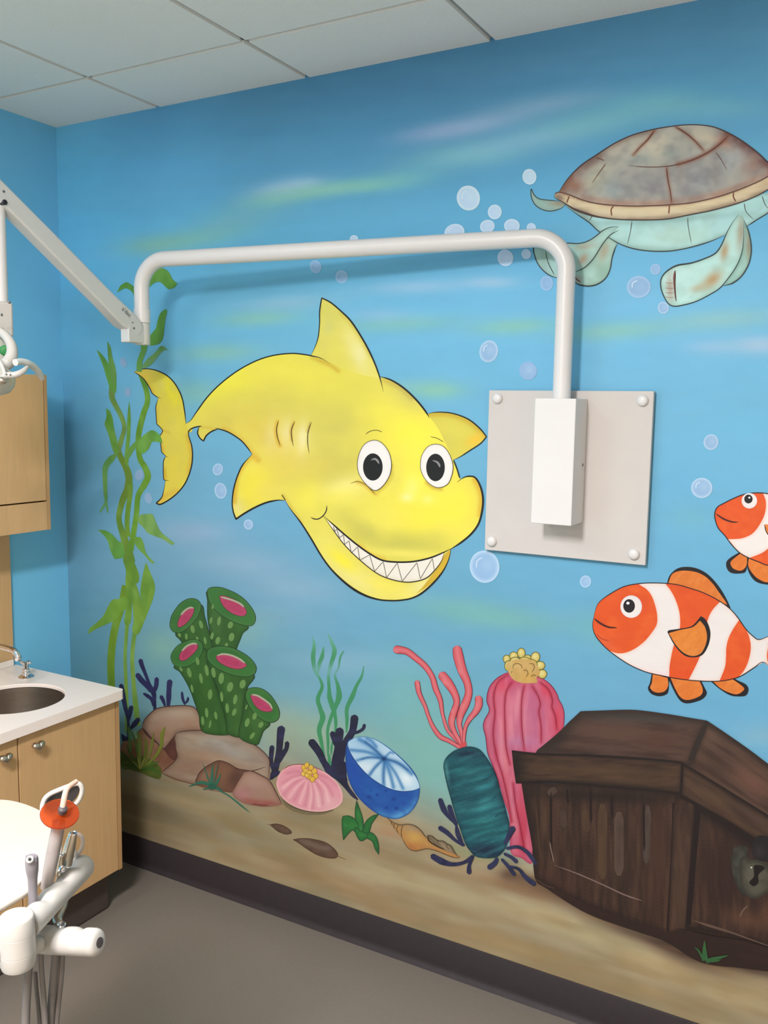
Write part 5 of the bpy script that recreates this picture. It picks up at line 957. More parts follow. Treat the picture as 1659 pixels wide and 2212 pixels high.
# ------------------------------------------------------------------ ceiling lights (above the frame of the photograph)
for L, (x, y, sx, sy, w) in zip(LAMPS, LIGHT_SPOTS):
    t = thing('ceiling_light', 'square lit ceiling light panel near the corner cabinets' if sy < .6 else 'long narrow lit ceiling light panel in the middle of the room', 'ceiling light', (x, y, ROOM_H))
    bm = bmesh.new(); f = 0.02
    for a in (-1, 1):
        bx(bm, x+a*(sx/2+f/2)-f/2, x+a*(sx/2+f/2)+f/2, y-sy/2-f, y+sy/2+f, ROOM_H-0.008, ROOM_H-0.0005)
        bx(bm, x-sx/2, x+sx/2, y+a*(sy/2+f/2)-f/2, y+a*(sy/2+f/2)+f/2, ROOM_H-0.008, ROOM_H-0.0005)
    obj('frame', bm, M_white, t, smooth=False)
    obj('diffuser', box(x-sx/2, x+sx/2, y-sy/2, y+sy/2, ROOM_H-0.006, ROOM_H-0.001), M_diff, t, smooth=False)

# ------------------------------------------------------------------ backing panel on the mural wall
t = thing('backing_panel', 'square pale grey backing panel with white bolt caps on the mural wall', 'wall panel', (1.975, -0.008, 1.353))
obj('panel', box(1.748, 2.205, -0.022, -0.0075, 1.3535, 1.8085), M_panel, t, smooth=False, bevel=0.0015, bseg=2)
obj('spacer', box(1.78, 2.17, -0.0075, -0.0005, 1.39, 1.775), M_dark, t, smooth=False)
for x, z in ((1.775, 1.786), (2.178, 1.784), (2.1745, 1.381), (1.770, 1.380)):
    bm = bmesh.new(); lathe(bm, (x, -0.0215, z), (0, -1, 0), [(0, .0145), (.003, .0150), (.007, .0142), (.010, .0118), (.012, .008), (.0128, .003)], 28)
    obj('bolt_cap', bm, M_white, t)

# ------------------------------------------------------------------ wall mounted dental lamp: box, bent white tube, sprung arm, lamp head
lamp = thing('dental_lamp', 'white dental lamp on a bent tube arm mounted on the grey wall panel', 'dental lamp', (1.977, -0.0225, 1.455))
obj('mount_box', box(1.922, 2.033, -0.125, -0.0222, 1.4555, 1.7865), M_white, lamp, smooth=False, bevel=0.0022, bseg=3)
bm = bmesh.new(); lathe(bm, (2.0325, -0.045, 1.612), (1, 0, 0), [(0, .004), (.0018, .004), (.0025, .002)], 14); obj('screw', bm, M_screw, lamp)
A0 = Vector((1.977, -0.073, 1.786)); A1 = Vector((1.977, -0.073, 2.2045)); A2 = Vector((0.647, -0.243, 2.2045)); A3 = Vector((0.647, -0.243, 2.05))
bm = bmesh.new(); pts = [A0, A0.lerp(A1, .4)] + arc(A0, A1, A2, .088, 14) + [A1.lerp(A2, k/12) for k in range(2, 11)] + arc(A1, A2, A3, .088, 14) + [A3]
tube(bm, pts, 0.0238, 28); obj('pole', bm, M_white, lamp)
bm = bmesh.new(); lathe(bm, A3+Vector((0, 0, .004)), (0, 0, -1), [(0, .024), (.001, .0262), (.043, .0262), (.044, .0245)], 28); obj('collar', bm, M_white, lamp)
bm = bmesh.new(); lathe(bm, A3+Vector((0, 0, -.040)), (0, 0, -1), [(0, .0225), (.0025, .0225), (.003, .0245), (.066, .0245), (.068, .023)], 28); obj('pivot_post', bm, M_arm, lamp)
bm = box(.632, .6675, -.322, -.236, 1.945, 2.004); kn = obj('knuckle', bm, M_arm, lamp, smooth=False, bevel=0.004)
bm = bmesh.new(); capsule(bm, (.655, -.325, 1.992), (.655, -.312, 1.985), .0045, 12); obj('pin', bm, M_screw, kn)
K = Vector((.668, -.292, 1.992)); Lp = pt_on(0, .650, (0, 417)); d = (Lp-K).normalized(); s = Vector((-d.y, d.x, 0)).normalized()
if s.x < 0: s = -s
n_ = d.cross(s).normalized()
def on_arm(p, off=0.0):
    dd = Vector((p[0]-PW/2)/FPX*RGT-(p[1]-PH/2)/FPX*UPV+FWD); k = (K+s*off-Vector(CAM)).dot(s)/dd.dot(s); return Vector(CAM)+dd*k
ol = [(-46, 338), (0, 384), (120, 505), (241.7, 630), (286, 672), (302, 689), (308, 697), (309.5, 708), (307, 718), (302, 725.5), (296, 727), (291, 724.5), (278, 710.5), (266, 704), (220, 655), (100, 534), (8, 441), (-22, 410)]
bm = bmesh.new(); prism(bm, [on_arm(p) for p in ol], -s, .046)
arm = obj('spring_arm', bm, M_arm, lamp, bevel=0.0115, bseg=5, smooth=True)
for px_, r in (((8, 413.5), .0034), ((289.5, 709), .0034), ((286.5, 697), .0022)):
    c = on_arm(px_, .0004); bm = bmesh.new(); lathe(bm, c-s*.002, s, [(0, r), (.0028, r), (.0032, r*.6)], 14); obj('screw', bm, M_screw, arm)
c = on_arm((9.5, 437)); bm = bmesh.new(); lathe(bm, c-s*.03, s, [(0, .007), (.033, .007), (.034, .006)], 18); obj('end_pin', bm, M_black, arm)
# maker's print on the arm
fc = bpy.data.curves.new('print', 'FONT'); fc.body = "a'dec"; fc.size = 0.0205; fc.extrude = 0.0001; fc.align_x = 'CENTER'; fc.align_y = 'CENTER'; fc.space_character = .95
fo = bpy.data.objects.new('print', fc); COL.objects.link(fo); bpy.context.view_layer.update()
me = bpy.data.meshes.new_from_object(fo); bpy.data.objects.remove(fo)
pr = bpy.data.objects.new('print', me); COL.objects.link(pr); me.materials.append(M_ink)
c = on_arm((273.5, 674.5), .0006); ex = -d; ez = s; ey = ez.cross(ex)
pr.matrix_world = Matrix(((ex.x, ey.x, ez.x, c.x), (ex.y, ey.y, ez.y, c.y), (ex.z, ey.z, ez.z, c.z), (0, 0, 0, 1)))
mw = pr.matrix_world.copy(); pr.parent = arm; pr.matrix_parent_inverse = Matrix.Translation(-Vector(lamp.location)) @ Matrix.Identity(4)
pr.matrix_parent_inverse = Matrix.Identity(4); pr.matrix_basis = Matrix.Translation(-Vector((0, 0, 0))) @ mw
# drop tube and lamp head
TD = 2.40
dt = pt_at(TD, (-6, 440)); yk = pt_at(TD, (-2, 650))
bm = bmesh.new(); tube(bm, [(dt.x, dt.y, dt.z+.02), (dt.x, dt.y, yk.z)], .0195, 24); obj('drop_tube', bm, M_white, lamp)
def head_box(bm, p0, p1, p2, p3, dn, df):
    a = [pt_at(dn, p) for p in (p0, p1, p2, p3)]; b = [v + Vector(FWD)*(df-dn) for v in a]
    va = [bm.verts.new(v) for v in a]; vb = [bm.verts.new(v) for v in b]
    bm.faces.new(va); bm.faces.new(vb[::-1])
    for i in range(4): bm.faces.new((va[i], vb[i], vb[(i+1) % 4], va[(i+1) % 4]))
    return bm
cy = yk.z
bm = bmesh.new()
e1 = Vector((dt.x, dt.y, 0)); ax = Vector((.92, -.40, 0)).normalized(); ay = Vector((.40, .92, 0)).normalized()
def yv(a, b, z): return Vector((e1.x, e1.y, z)) + ax*a + ay*b
P_ = [yv(a, b, 0) for a, b in ((-.030, -.022), (.022, -.022), (.022, .026), (-.030, .026))]
prism(bm, [Vector((p.x, p.y, cy-.092)) for p in P_], (0, 0, 1), .092)
yoke = obj('yoke', bm, M_white2, lamp, bevel=0.006, bseg=3)
for px_ in ((20, 653), (3, 680), (5, 711)):
    fn, fo_ = (ax, .022) if px_[0] > 10 else (-ay, .022)
    dd = Vector((px_[0]-PW/2)/FPX*RGT-(px_[1]-PH/2)/FPX*UPV+FWD); k = (e1+fn*fo_-Vector(CAM)).dot(fn)/dd.dot(fn); c = Vector(CAM)+dd*k
    bm = bmesh.new(); lathe(bm, c-fn*.003, fn, [(0, .0036), (.0036, .0036), (.0044, .0022)], 12); obj('screw', bm, M_screw, yoke)
def htube(name, pxs, deps, rad, m, par, seg=18):
    P = [pt_at(dp, p) for p, dp in zip(pxs, deps)]
    Q = bez(P, 6); n = len(Q)
    R_ = np.interp(np.linspace(0, 1, n), np.linspace(0, 1, len(rad)), rad) if hasattr(rad, '__len__') else [rad]*n
    bm = bmesh.new()
    tube(bm, Q, list(R_), seg); return obj(name, bm, m, par)
htube('head_arm', [(-40, 706), (-14, 712), (6, 720), (20, 736), (26, 754), (24, 772), (14, 786), (4, 790)], [2.37, 2.36, 2.35, 2.34, 2.33, 2.32, 2.31, 2.30], [.012, .012, .0115, .012, .0135, .0155, .0165, .012], M_white2, lamp)
bm = bmesh.new(); c = pt_at(2.40, (-22, 770)); lathe(bm, c+Vector((0, 0, .062)), (0.1, 0.1, -1), [(0, .004), (.004, .028), (.02, .046), (.06, .052), (.095, .046), (.105, .03), (.108, .004)], 32)
obj('lamp_housing', bm, M_lens, lamp)
bm = bmesh.new(); c = pt_at(2.305, (-16, 822)); lathe(bm, c+Vector((0, 0, .030)), (0.25, -0.12, -1), [(0, .010), (.004, .040), (.018, .052), (.034, .053), (.046, .050), (.060, .040), (.068, .018), (.070, .002)], 36)
obj('reflector', bm, M_lens, lamp)
bm = bmesh.new(); c = pt_at(2.335, (10, 757)); f = (Vector(CAM)-c).normalized(); lathe(bm, c-f*.008, f, [(0, .013), (.010, .0135), (.014, .010), (.015, .003)], 20); obj('switch_knob', bm, M_green, lamp)
htube('handle', [(33, 783), (45, 781), (58, 784), (71, 791), (83, 803), (91, 818)], [2.27, 2.29, 2.31, 2.34, 2.37, 2.40], [.0085, .0085, .009, .009, .0085, .0065], M_arm, lamp)
htube('handle', [(8, 815), (18, 810.5), (30, 810), (42, 806.5), (52, 800), (59, 793)], [2.26, 2.25, 2.25, 2.255, 2.265, 2.28], [.009, .008, .008, .0078, .0065, .0045], M_white2, lamp)
htube('bracket', [(-6, 772), (2, 785), (8, 800), (12, 814)], [2.27, 2.26, 2.255, 2.25], .005, M_white2, lamp)
for px_ in ((13, 808), (22, 809)):
    c = pt_at(2.24, px_); f = (Vector(CAM)-c).normalized(); bm = bmesh.new(); lathe(bm, c-f*.004, f, [(0, .0022), (.006, .0022), (.0066, .0012)], 10); obj('screw', bm, M_screw, lamp)
htube('joint', [(-6, 826), (4, 822), (13, 825)], [2.245, 2.24, 2.245], [.008, .009, .006], M_nickel, lamp)

# ------------------------------------------------------------------ casework on the left wall
YE = -0.262; YB = -1.10
cab = thing('base_cabinet', 'maple sink base cabinet with knob doors under the white countertop', 'cabinet', (.27, -.68, 0.0))
bm = bmesh.new()
for b_ in ((.001, .512, YE-.018, YE, .158, .764), (.001, .512, YB, YB+.018, .158, .764), (.001, .512, YB+.018, YE-.018, .158, .176), (.001, .008, YB+.018, YE-.018, .176, .764), (.494, .512, YB+.018, YE-.018, .176, .20)): bx(bm, *b_)
obj('body', bm, M_maple, cab, smooth=False)
obj('end_panel', box(.512, .531, YE-.0165, YE, .158, .758), M_edge, cab, smooth=False)
obj('toe_kick', box(.02, .477, YB, YE-.008, 0.0003, .1575), M_kick, cab, smooth=False, bevel=.012)
obj('reveal', box(.5125, .516, YB+.004, YE-.018, .165, .7635), M_gap, cab, smooth=False)
def heart_knob(par, y, z, x=.531):
    bm = bmesh.new(); out = []
    for k in range(40):
        a = 2*PI*k/40
        hx = 16*math.sin(a)**3; hz = 13*math.cos(a)-5*math.cos(2*a)-2*math.cos(3*a)-math.cos(4*a)
        out.append((hx/16*.0225, (hz+2)/16*.0180))
    rings = []
    for off, sc in ((.014, .72), (.016, .90), (.021, 1.0), (.027, .95), (.031, .78), (.0335, .5), (.0345, .25)):
        rings.append([bm.verts.new((x+off, y+a*sc, z+b*sc)) for a, b in out])
    for a, b in zip(rings, rings[1:]):
        for k in range(40): bm.faces.new((a[k], a[(k+1) % 40], b[(k+1) % 40], b[k]))
    bm.faces.new(rings[0][::-1]); bm.faces.new(rings[-1])
    lathe(bm, (x, y, z), (1, 0, 0), [(0, .008), (.002, .008), (.005, .0055), (.0165, .0055)], 18)
    return obj('knob', bm, M_nickel, par)
for y0, y1, ky in ((-.6655, YE-.0185, -.612), (-1.092, -.6705, -.728)):
    dr = obj('door', box(.5165, .531, y0, y1, .160, .757), M_maple, cab, smooth=False, bevel=.0012, bseg=2)
    heart_knob(dr, ky, .716)

ct = thing('countertop', 'white solid surface countertop with low backsplash over the sink cabinet', 'countertop', (.27, -.68, .766))
CX, CY, SR = .322, -.508, .152
x0, x1, y0, y1, cr = .0015, .553, YB-.01, -.2555, .016
def ray_rect(a):
    dx, dy = math.cos(a), math.sin(a); t = 9
    if dx > 1e-9: t = min(t, (x1-CX)/dx)
    if dx < -1e-9: t = min(t, (x0-CX)/dx)
    if dy > 1e-9: t = min(t, (y1-CY)/dy)
    if dy < -1e-9: t = min(t, (y0-CY)/dy)
    return CX+dx*t, CY+dy*t
angs = [2*PI*k/120 for k in range(120)]
for px_, py_ in ((x1, y1-cr), (x1-cr, y1), (x0, y0), (x0, y1), (x1, y0)): angs.append(math.atan2(py_-CY, px_-CX) % (2*PI))
ac = [math.atan2(y1-cr+cr*math.sin(b)-CY, x1-cr+cr*math.cos(b)-CX) for b in [PI/2*k/6 for k in range(1, 6)]]
angs = sorted(set([round(a, 6) for a in angs + ac]))
bm = bmesh.new(); ring = {k: [] for k in ('ot', 'ob', 'it', 'ib', 'it2')}
for a in angs:
    ox, oy = ray_rect(a)
    if ox > x1-cr and oy > y1-cr:      # rounded front corner
        vx, vy = ox-(x1-cr), oy-(y1-cr); l = math.hypot(vx, vy); ox, oy = x1-cr+vx/l*cr, y1-cr+vy/l*cr
    ix, iy = CX+SR*math.cos(a), CY+SR*math.sin(a); ex_, ey_ = CX+(SR+.0025)*math.cos(a), CY+(SR+.0025)*math.sin(a)
    ring['ot'].append(bm.verts.new((ox, oy, .798))); ring['ob'].append(bm.verts.new((ox, oy, .7665)))
    ring['it2'].append(bm.verts.new((ex_, ey_, .798))); ring['it'].append(bm.verts.new((ix, iy, .796))); ring['ib'].append(bm.verts.new((ix, iy, .7865)))
N = len(angs)
for k in range(N):
    j = (k+1) % N
    for a, b in (('ot', 'it2'), ('it2', 'it'), ('it', 'ib'), ('ib', 'ob'), ('ob', 'ot')):
        bm.faces.new((ring[a][k], ring[a][j], ring[b][j], ring[b][k]))
obj('slab', bm, M_counter, ct, smooth=False, bevel=.003, bseg=2)
obj('backsplash', box(.0015, .015, YB-.01, -.2705, .7985, .8225), M_counter, ct, smooth=False, bevel=.002)

sk = thing('sink', 'round stainless steel sink bowl set into the white countertop', 'sink', (CX, CY, .66))
bm = bmesh.new(); seg = 64
prof = [(SR+.003, .7845), (SR-.0005, .7850), (SR-.0015, .770), (SR-.004, .70), (SR-.014, .660), (SR-.045, .640), (.04, .634), (.022, .632)]
rings = [[bm.verts.new((CX+r*math.cos(2*PI*k/seg), CY+r*math.sin(2*PI*k/seg), z)) for k in range(seg)] for r, z in prof]
out_ = [[bm.verts.new((CX+(r+.003)*math.cos(2*PI*k/seg), CY+(r+.003)*math.sin(2*PI*k/seg), z-.003)) for k in range(seg)] for r, z in prof]
for R_ in (rings, out_):
    for a, b in zip(R_, R_[1:]):
        for k in range(seg): bm.faces.new((a[k], a[(k+1) % seg], b[(k+1) % seg], b[k]))
    bm.faces.new(R_[-1])
for k in range(seg): bm.faces.new((rings[0][k], rings[0][(k+1) % seg], out_[0][(k+1) % seg], out_[0][k]))
obj('bowl', bm, M_steel, sk)
bm = bmesh.new(); lathe(bm, (CX, CY, .633), (0, 0, 1), [(0, .030), (.003, .030), (.004, .022), (.002, .012), (.002, .001)], 28); obj('drain', bm, M_chrome, sk)

fa = thing('faucet', 'chrome faucet with curved spout and cross handles behind the sink', 'faucet', (.10, -.50, .799))
bm = bmesh.new()
sp = [(.085, -.50, .80), (.085, -.50, .88), (.095, -.50, .925), (.13, -.50, .952), (.20, -.50, .9565), (.27, -.50, .9565), (.312, -.50, .953), (.331, -.50, .938), (.330, -.50, .928)]
tube(bm, bez(sp, 6), .0098, 20); sp_o = obj('spout', bm, M_chrome, fa)
bm = bmesh.new(); lathe(bm, (.330, -.50, .936), (-.05, 0, -1), [(0, .0088), (.002, .0108), (.012, .0108), (.0135, .0085)], 20); obj('aerator', bm, M_chrome, sp_o)
bm = bmesh.new(); lathe(bm, (.085, -.50, .7985), (0, 0, 1), [(0, .026), (.004, .026), (.012, .016), (.02, .013)], 24); obj('base', bm, M_chrome, fa)
for hy in (-.340, -.66):
    bm = bmesh.new(); X_ = .166
    lathe(bm, (X_, hy, .7985), (0, 0, 1), [(0, .0265), (.003, .0268), (.007, .022), (.010, .0145), (.012, .0135), (.017, .0145), (.019, .0125), (.022, .0115), (.027, .0125), (.030, .0105), (.032, .0085), (.044, .0085), (.046, .0105), (.056, .0105), (.0585, .008), (.059, .002)], 28)
    hd = obj('handle', bm, M_chrome, fa)
    bm = bmesh.new()
    for a in (0.35, 0.35+PI/2):
        v = Vector((math.cos(a), math.sin(a), .03))
        capsule(bm, Vector((X_, hy, .851))-v*.021, Vector((X_, hy, .851))+v*.021, .0052, 12)
    obj('cross', bm, M_chrome, hd)

bp = thing('wall_shelf_panel', 'maple panel fixed to the blue wall above the countertop backsplash', 'panel', (.006, -.68, .823))
obj('panel', box(.0012, .014, YB, -.2700, .8230, 1.3135), M_maple, bp, smooth=False, bevel=.001)

wc = thing('wall_cabinet', 'maple wall cabinet hanging on the blue wall above the sink', 'cabinet', (.11, -.68, 1.315))
obj('body', box(.001, .199, YB, -.2635, 1.3165, 1.848), M_maple, wc, smooth=False)
obj('end_panel', box(.199, .2195, -.2735, -.2605, 1.3165, 1.848), M_edge, wc, smooth=False)
obj('reveal', box(.1995, .203, YB+.004, -.2750, 1.33, 1.846), M_gap, wc, smooth=False)
obj('door', box(.2035, .2195, -.70, -.2755, 1.4195, 1.8475), M_maple, wc, smooth=False, bevel=.0012, bseg=2)
obj('door', box(.2035, .2195, YB, -.704, 1.4195, 1.8475), M_maple, wc, smooth=False, bevel=.0012, bseg=2)
obj('valance', box(.2035, .2195, YB, -.2740, 1.3165, 1.4145), M_maple, wc, smooth=False, bevel=.0012, bseg=2)
# ------------------------------------------------------------------ delivery unit in the lower left corner
ZT = .955
un = thing('delivery_unit', 'white dental delivery unit with cream tray and instrument bars in the lower left corner', 'dental unit', tuple(pt_on(2, 0, (0, 2040))*0 + Vector((1.30, -1.62, 0.0))))
trp = [(0, 1726), (20, 1727.5), (42, 1732), (64, 1739), (88, 1750), (110, 1767), (126, 1790), (133, 1815), (133, 1840), (126, 1862), (112, 1882), (90, 1901), (60, 1925), (30, 1943), (0, 1960), (-60, 1985), (-130, 1992), (-210, 1960), (-250, 1900), (-240, 1830), (-190, 1775), (-110, 1738), (-50, 1728)]
to = [pt_on(2, ZT, p) for p in trp]
ts = bez(to + [to[0]], 4)[:-1]
bm = bmesh.new(); prism(bm, [Vector((p.x, p.y, ZT-.009)) for p in ts], (0, 0, 1), .009)
obj('tray', bm, M_tray, un, bevel=.003, bseg=3)
cen = sum((Vector(p) for p in ts), Vector())/len(ts)
bm = bmesh.new(); prism(bm, [Vector((cen.x+(p.x-cen.x)*.55, cen.y+(p.y-cen.y)*.55, ZT-.05)) for p in ts], (0, 0, 1), .0405)
obj('tray_support', bm, M_white2, un, bevel=.006)
# pivot post
pc = pt_at(1.405, (36, 1992))
bm = bmesh.new()
lathe(bm, (pc.x, pc.y, pc.z+.012), (0, 0, -1), [(0, .0225), (.0012, .0248), (.004, .0264), (.030, .0267), (.0304, .0263), (.0308, .0267), (.060, .0270), (.0605, .0262), (.061, .0270), (.078, .0268), (.085, .0245), (.0885, .019), (.0895, .010), (.09, .002)], 40)
obj('pivot_post', bm, M_white2, un)
# upper instrument bar (scalloped grip)
b0 = pt_on(2, .93, (57, 2002)); b1 = pt_on(2, .93, (186, 1864))
bd = (b1-b0).normalized(); bl = (b1-b0).length
def bar(name, a, b, r0, r1, scal, up, depth=.006, tip=.8):
    """round bar, rounded tip, with finger scallops cut along its upper side"""
    a = Vector(a); b = Vector(b); dd = (b-a).normalized(); L = (b-a).length; u = (Vector(up)-dd*Vector(up).dot(dd)).normalized(); w = dd.cross(u)
    bm = bmesh.new(); rings = []; n = 64; seg = 32
    for i in range(n+1):
        t = i/n; x = L*t; r = r0+(r1-r0)*t
        e = L-x
        if e < r*tip: r = r*((1-tip*.75)+tip*.75*math.sqrt(max(1-((r*tip-e)/(r*tip))**2, .0)))
        ring = []
        for k in range(seg):
            th = 2*PI*k/seg; top = max(math.cos(th), 0)
            cut = sum(math.exp(-((t-c)/wd)**2) for c, wd in scal)
            rr = r - depth*min(cut, 1)*top**1.2
            ring.append(bm.verts.new(a+dd*x+(u*math.cos(th)+w*math.sin(th))*rr))
        rings.append(ring)
    for p, q_ in zip(rings, rings[1:]):
        for k in range(seg): bm.faces.new((p[k], p[(k+1) % seg], q_[(k+1) % seg], q_[k]))
    bm.faces.new(rings[0][::-1]); bm.faces.new(rings[-1])
    return obj(name, bm, M_white2, un)
viewL = Vector(-RGT)*.6+Vector((0, 0, 1))*.8
bar('instrument_bar', b0, b1, .0212, .0218, [(.26, .05), (.56, .055), (.78, .04)], viewL, .0085)
# lower bar
c0 = pt_at(1.50, (84, 2029)); c1 = pt_at(1.455, (215, 2036))
lb = bar('instrument_bar', c0, c1, .0225, .0215, [(.36, .075), (.70, .05), (.0, .05)], (0, 0, 1), .007, .55)
cd = (c1-c0).normalized(); bm = bmesh.new(); lathe(bm, c1+cd*.0003, cd, [(-.004, .0082), (0.0006, .0082), (.0009, .002)], 20); obj('end_plug', bm, M_hub, lb)
bm = bmesh.new(); m0 = pt_at(1.455, (66, 2040)); m1 = pt_at(1.475, (92, 2042)); capsule(bm, m0, m1, .014, 16); obj('bar_joint', bm, M_white2, un)
# support arm and column beyond the left edge of the photograph
s0 = Vector((pc.x, pc.y, pc.z-.045)); s1 = s0 - Vector(RGT)*.30; s1.z = s0.z
bm = bmesh.new(); tube(bm, [s0 - Vector(RGT)*.02, s0.lerp(s1, .5), s1], .021, 24); obj('support_arm', bm, M_white2, un)
tu = Vector((cen.x, cen.y, 0)); bm = bmesh.new(); tube(bm, [(s1.x, s1.y, s1.z-.02), (s1.x, s1.y, ZT-.0305)], .02, 20); obj('tray_post', bm, M_white2, un)
q0 = Vector((s1.x, s1.y, ZT-.035)); q1 = Vector((cen.x, cen.y, ZT-.035)); bm = bmesh.new(); capsule(bm, q0, q1, .014, 16); obj('tray_bracket', bm, M_white2, un)
bm = bmesh.new(); lathe(bm, (s1.x, s1.y, .0005), (0, 0, 1), [(0, .20), (.018, .20), (.03, .17), (.034, .04), (.04, .03), (s1.z-.018, .028)], 36); obj('column', bm, M_white2, un)
# white ring holders with dark inside
def ring_holder(pxo, dep, rad, fill_px=None, lean=0.03):
    P = [pt_at(dep+lean*(i/(len(pxo)-1)), p) for i, p in enumerate(pxo)]
    Q = bez(P + [P[0]], 5)
    bm = bmesh.new(); tube(bm, Q, rad, 14, caps=True); r = obj('ring_holder', bm, M_white2, un)
    if fill_px:
        F_ = [pt_at(dep+lean*.5+.004, p) for p in fill_px]; bm = bmesh.new(); prism(bm, bez(F_+[F_[0]], 4)[:-1], FWD, .006); obj('dark_inset', bm, M_black, r)
    return r
ring_holder([(91, 1752), (92, 1738), (98, 1724), (110, 1714), (128, 1706), (146, 1699), (163, 1693), (172, 1694), (177, 1703), (176, 1716), (170, 1729), (160, 1738), (140, 1748), (115, 1758)], 1.60, .0042,
            [(92, 1754), (94, 1736), (101, 1724), (114, 1716), (134, 1708), (152, 1700), (164, 1696), (170, 1702), (167, 1716), (158, 1730), (142, 1742), (118, 1755)])
ring_holder([(162, 1848), (160, 1830), (160, 1812), (164, 1803), (171, 1803), (177, 1809), (179, 1820), (176, 1834), (169, 1844)], 1.60, .0034, None, .01)

# ------------------------------------------------------------------ instruments held by the unit
def lean_tube(name, pxs, deps, rads, m, par, seg=24):
    return htube(name, pxs, deps, rads, m, par, seg)
h = thing('handpiece', 'grey dental handpiece with round nozzle head standing at the near end of the instrument bar', 'dental tool', tuple(pt_at(1.475, (73, 1950))))
lean_tube('body', [(72, 1957), (71, 1935), (70.5, 1910), (70, 1888), (69, 1872), (68.5, 1858), (68, 1852)], [1.475, 1.47, 1.465, 1.46, 1.455, 1.452, 1.45], [.0078, .0074, .0072, .0078, .0098, .0104, .0104, .0090], M_grey, h)
c = pt_at(1.440, (64.5, 1856.5)); f = (Vector(CAM)-c).normalized(); bm = bmesh.new(); lathe(bm, c-f*.006, f, [(0, .0058), (.007, .0058), (.0085, .0042), (.0068, .0026), (.006, .001)], 20); nz = obj('nozzle', bm, M_arm, h)
bm = bmesh.new(); lathe(bm, c+f*.0015, f, [(0, .0024), (.0005, .0024)], 14); obj('nozzle_hole', bm, M_black, nz)
for k in range(5):
    p = pt_at(1.448, (58+k*5.0, 1849.5 - (1.5 if k in (1, 3, 4) else 0))); bm = bmesh.new(); lathe(bm, p-Vector((0, 0, .004)), (0, 0, 1), [(0, .0022), (.004, .0022), (.0055, .0012)], 8); obj('grip_tooth', bm, M_grey, h)

cl = thing('curing_light', 'sleeved curing light with orange round shield standing in the instrument bar', 'dental tool', tuple(pt_at(1.52, (101, 1925))))
lean_tube('sleeved_body', [(99.5, 1919), (102, 1905), (107, 1880), (113, 1850), (119, 1820), (124, 1795), (127, 1775)], [1.515, 1.515, 1.515, 1.515, 1.515, 1.515, 1.515], [.0092, .0098, .0106, .0112, .0112, .0110, .0104], M_sleeve, cl)
c = pt_at(1.515, (129, 1758.5)); dn = (Vector((0, 0, 1))*.78 + (Vector(CAM)-c).normalized()*.45 + Vector(RGT)*.16).normalized()
bm = bmesh.new(); lathe(bm, c-dn*.0016, dn, [(0, .0310), (.0016, .0318), (.0032, .0312)], 48); obj('shield', bm, M_orange, cl)
c2 = pt_at(1.507, (135.5, 1749)); bm = bmesh.new(); lathe(bm, c2-dn*.006, dn, [(0, .0074), (.009, .0076), (.011, .006), (.012, .003)], 24); obj('hub', bm, M_hub, cl)
lean_tube('light_guide', [(135, 1746), (138, 1728), (142, 1710), (147, 1701), (156, 1694), (165, 1688)], [1.507, 1.51, 1.515, 1.52, 1.53, 1.54], [.0048, .0048, .0046, .0046, .0044, .0040], M_peach, cl)

sy = thing('syringe', 'shiny steel syringe with open tube top at the far end of the instrument bar', 'dental tool', tuple(pt_at(1.57, (147, 1862))))
lean_tube('body', [(143, 1868), (146, 1850), (150, 1832), (155, 1812), (157, 1801)], [1.565, 1.565, 1.565, 1.565, 1.565], [.0100, .0104, .0100, .0084, .0072], M_nickel, sy)
c = pt_at(1.565, (157, 1801)); bm = bmesh.new(); lathe(bm, c-Vector((0, 0, .002)), (.02, 0, 1), [(0, .0072), (.003, .0074), (.0042, .0066), (.003, .0050), (.0, .0046)], 24); rm = obj('rim', bm, M_chrome, sy)
bm = bmesh.new(); lathe(bm, c+Vector((0, 0, -.001)), (.02, 0, 1), [(0, .0048), (.0008, .0048)], 18); obj('opening', bm, M_black, rm)
lean_tube('side_valve', [(126, 1890), (129, 1872), (131, 1858), (133, 1848)], [1.55, 1.552, 1.553, 1.553], [.0062, .0056, .0050, .0046], M_nickel, sy)
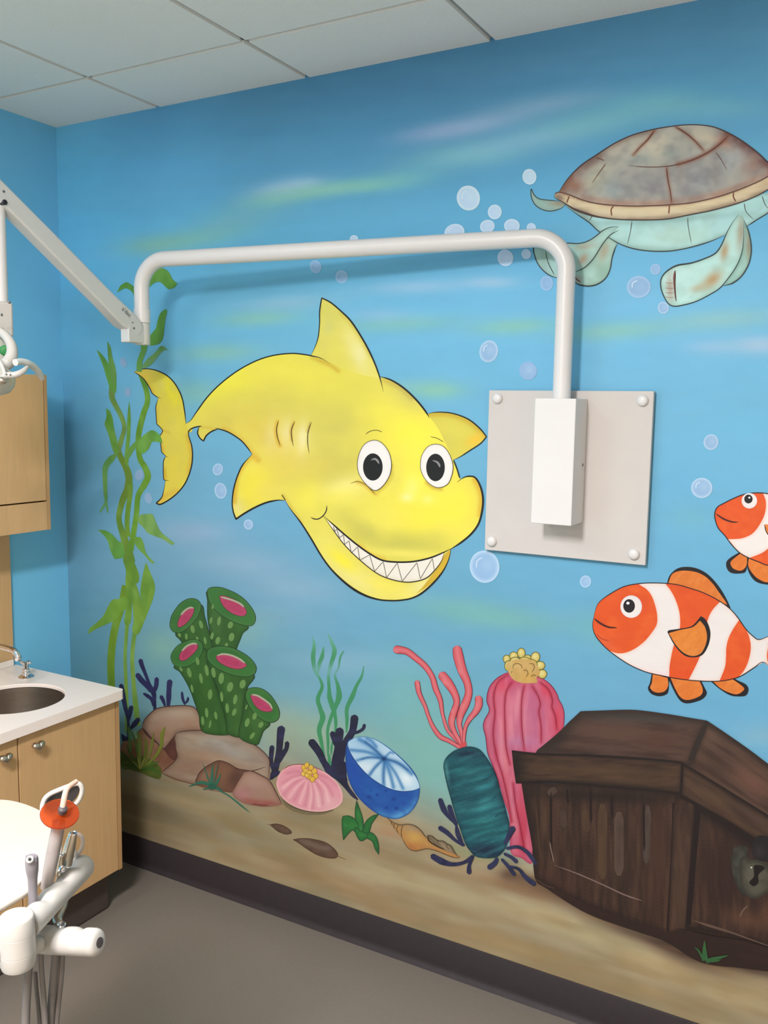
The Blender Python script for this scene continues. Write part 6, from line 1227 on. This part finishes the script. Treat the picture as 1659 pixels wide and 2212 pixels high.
c = pt_at(1.553, (133.5, 1847)); bm = bmesh.new(); lathe(bm, c-Vector((0, 0, .001)), (0, 0, 1), [(0, .0046), (.002, .0048), (.0026, .0040), (.0016, .0026)], 18); obj('rim', bm, M_chrome, sy)
lean_tube('lever', [(129, 1884), (134, 1878), (139, 1872)], [1.545, 1.545, 1.548], [.0042, .0062, .0050], M_chrome, sy)

ej = thing('saliva_ejector', 'bent steel saliva ejector with ring end resting in the lower bar', 'dental tool', tuple(pt_at(1.52, (131, 1998))))
lean_tube('tube', [(140, 1944), (137, 1956), (132, 1966), (127, 1976), (124, 1986), (127, 1994)], [1.535, 1.53, 1.525, 1.52, 1.515, 1.51], [.0058, .0064, .0068, .0074, .0078, .0070], M_nickel, ej)
c = pt_at(1.50, (132, 1997.5)); bm = bmesh.new(); lathe(bm, c-Vector((0, 0, .004)), (.1, -.1, 1), [(0, .0070), (.005, .0078), (.0062, .0062), (.004, .0042), (.003, .001)], 22); obj('ring_end', bm, M_chrome, ej)

# hoses hanging from the bars
HS = [([(62, 2085), (60, 2120), (57, 2165), (55, 2225), (54, 2300)], 1.47, .0068, 'leftmost light grey hose hanging under the white pivot'), ([(76, 2100), (79, 2140), (84, 2190), (88, 2260), (90, 2310)], 1.50, .0036, 'thin dark grey hose hanging under the white pivot'),
      ([(88, 2054), (90, 2100), (95, 2160), (99, 2230), (100, 2310)], 1.485, .0044, 'grey hose leaving the near end of the lower bar'), ([(120, 2056), (117, 2100), (112, 2160), (107, 2230), (104, 2310)], 1.50, .0066, 'thickest grey hose hanging from the middle of the lower bar'),
      ([(135, 2056), (133, 2100), (127, 2160), (120, 2230), (114, 2310)], 1.505, .0046, 'rightmost grey hose hanging from the lower bar')]
for i, (pp, dp, r, lab) in enumerate(HS):
    P = [pt_at(dp, p) for p in pp]; e = P[-1]
    for k, (f, z) in enumerate(((.06, .50), (.25, .30), (.55, .20), (.85, .26), (.97, .34))):
        P.append(Vector((e.x+(s1.x-e.x)*f, e.y+(s1.y-e.y)*f, z + .012*i)))
    bm = bmesh.new(); tube(bm, bez(P, 8), r, 14); o = obj('hose', bm, M_hose, un); o['label'] = lab
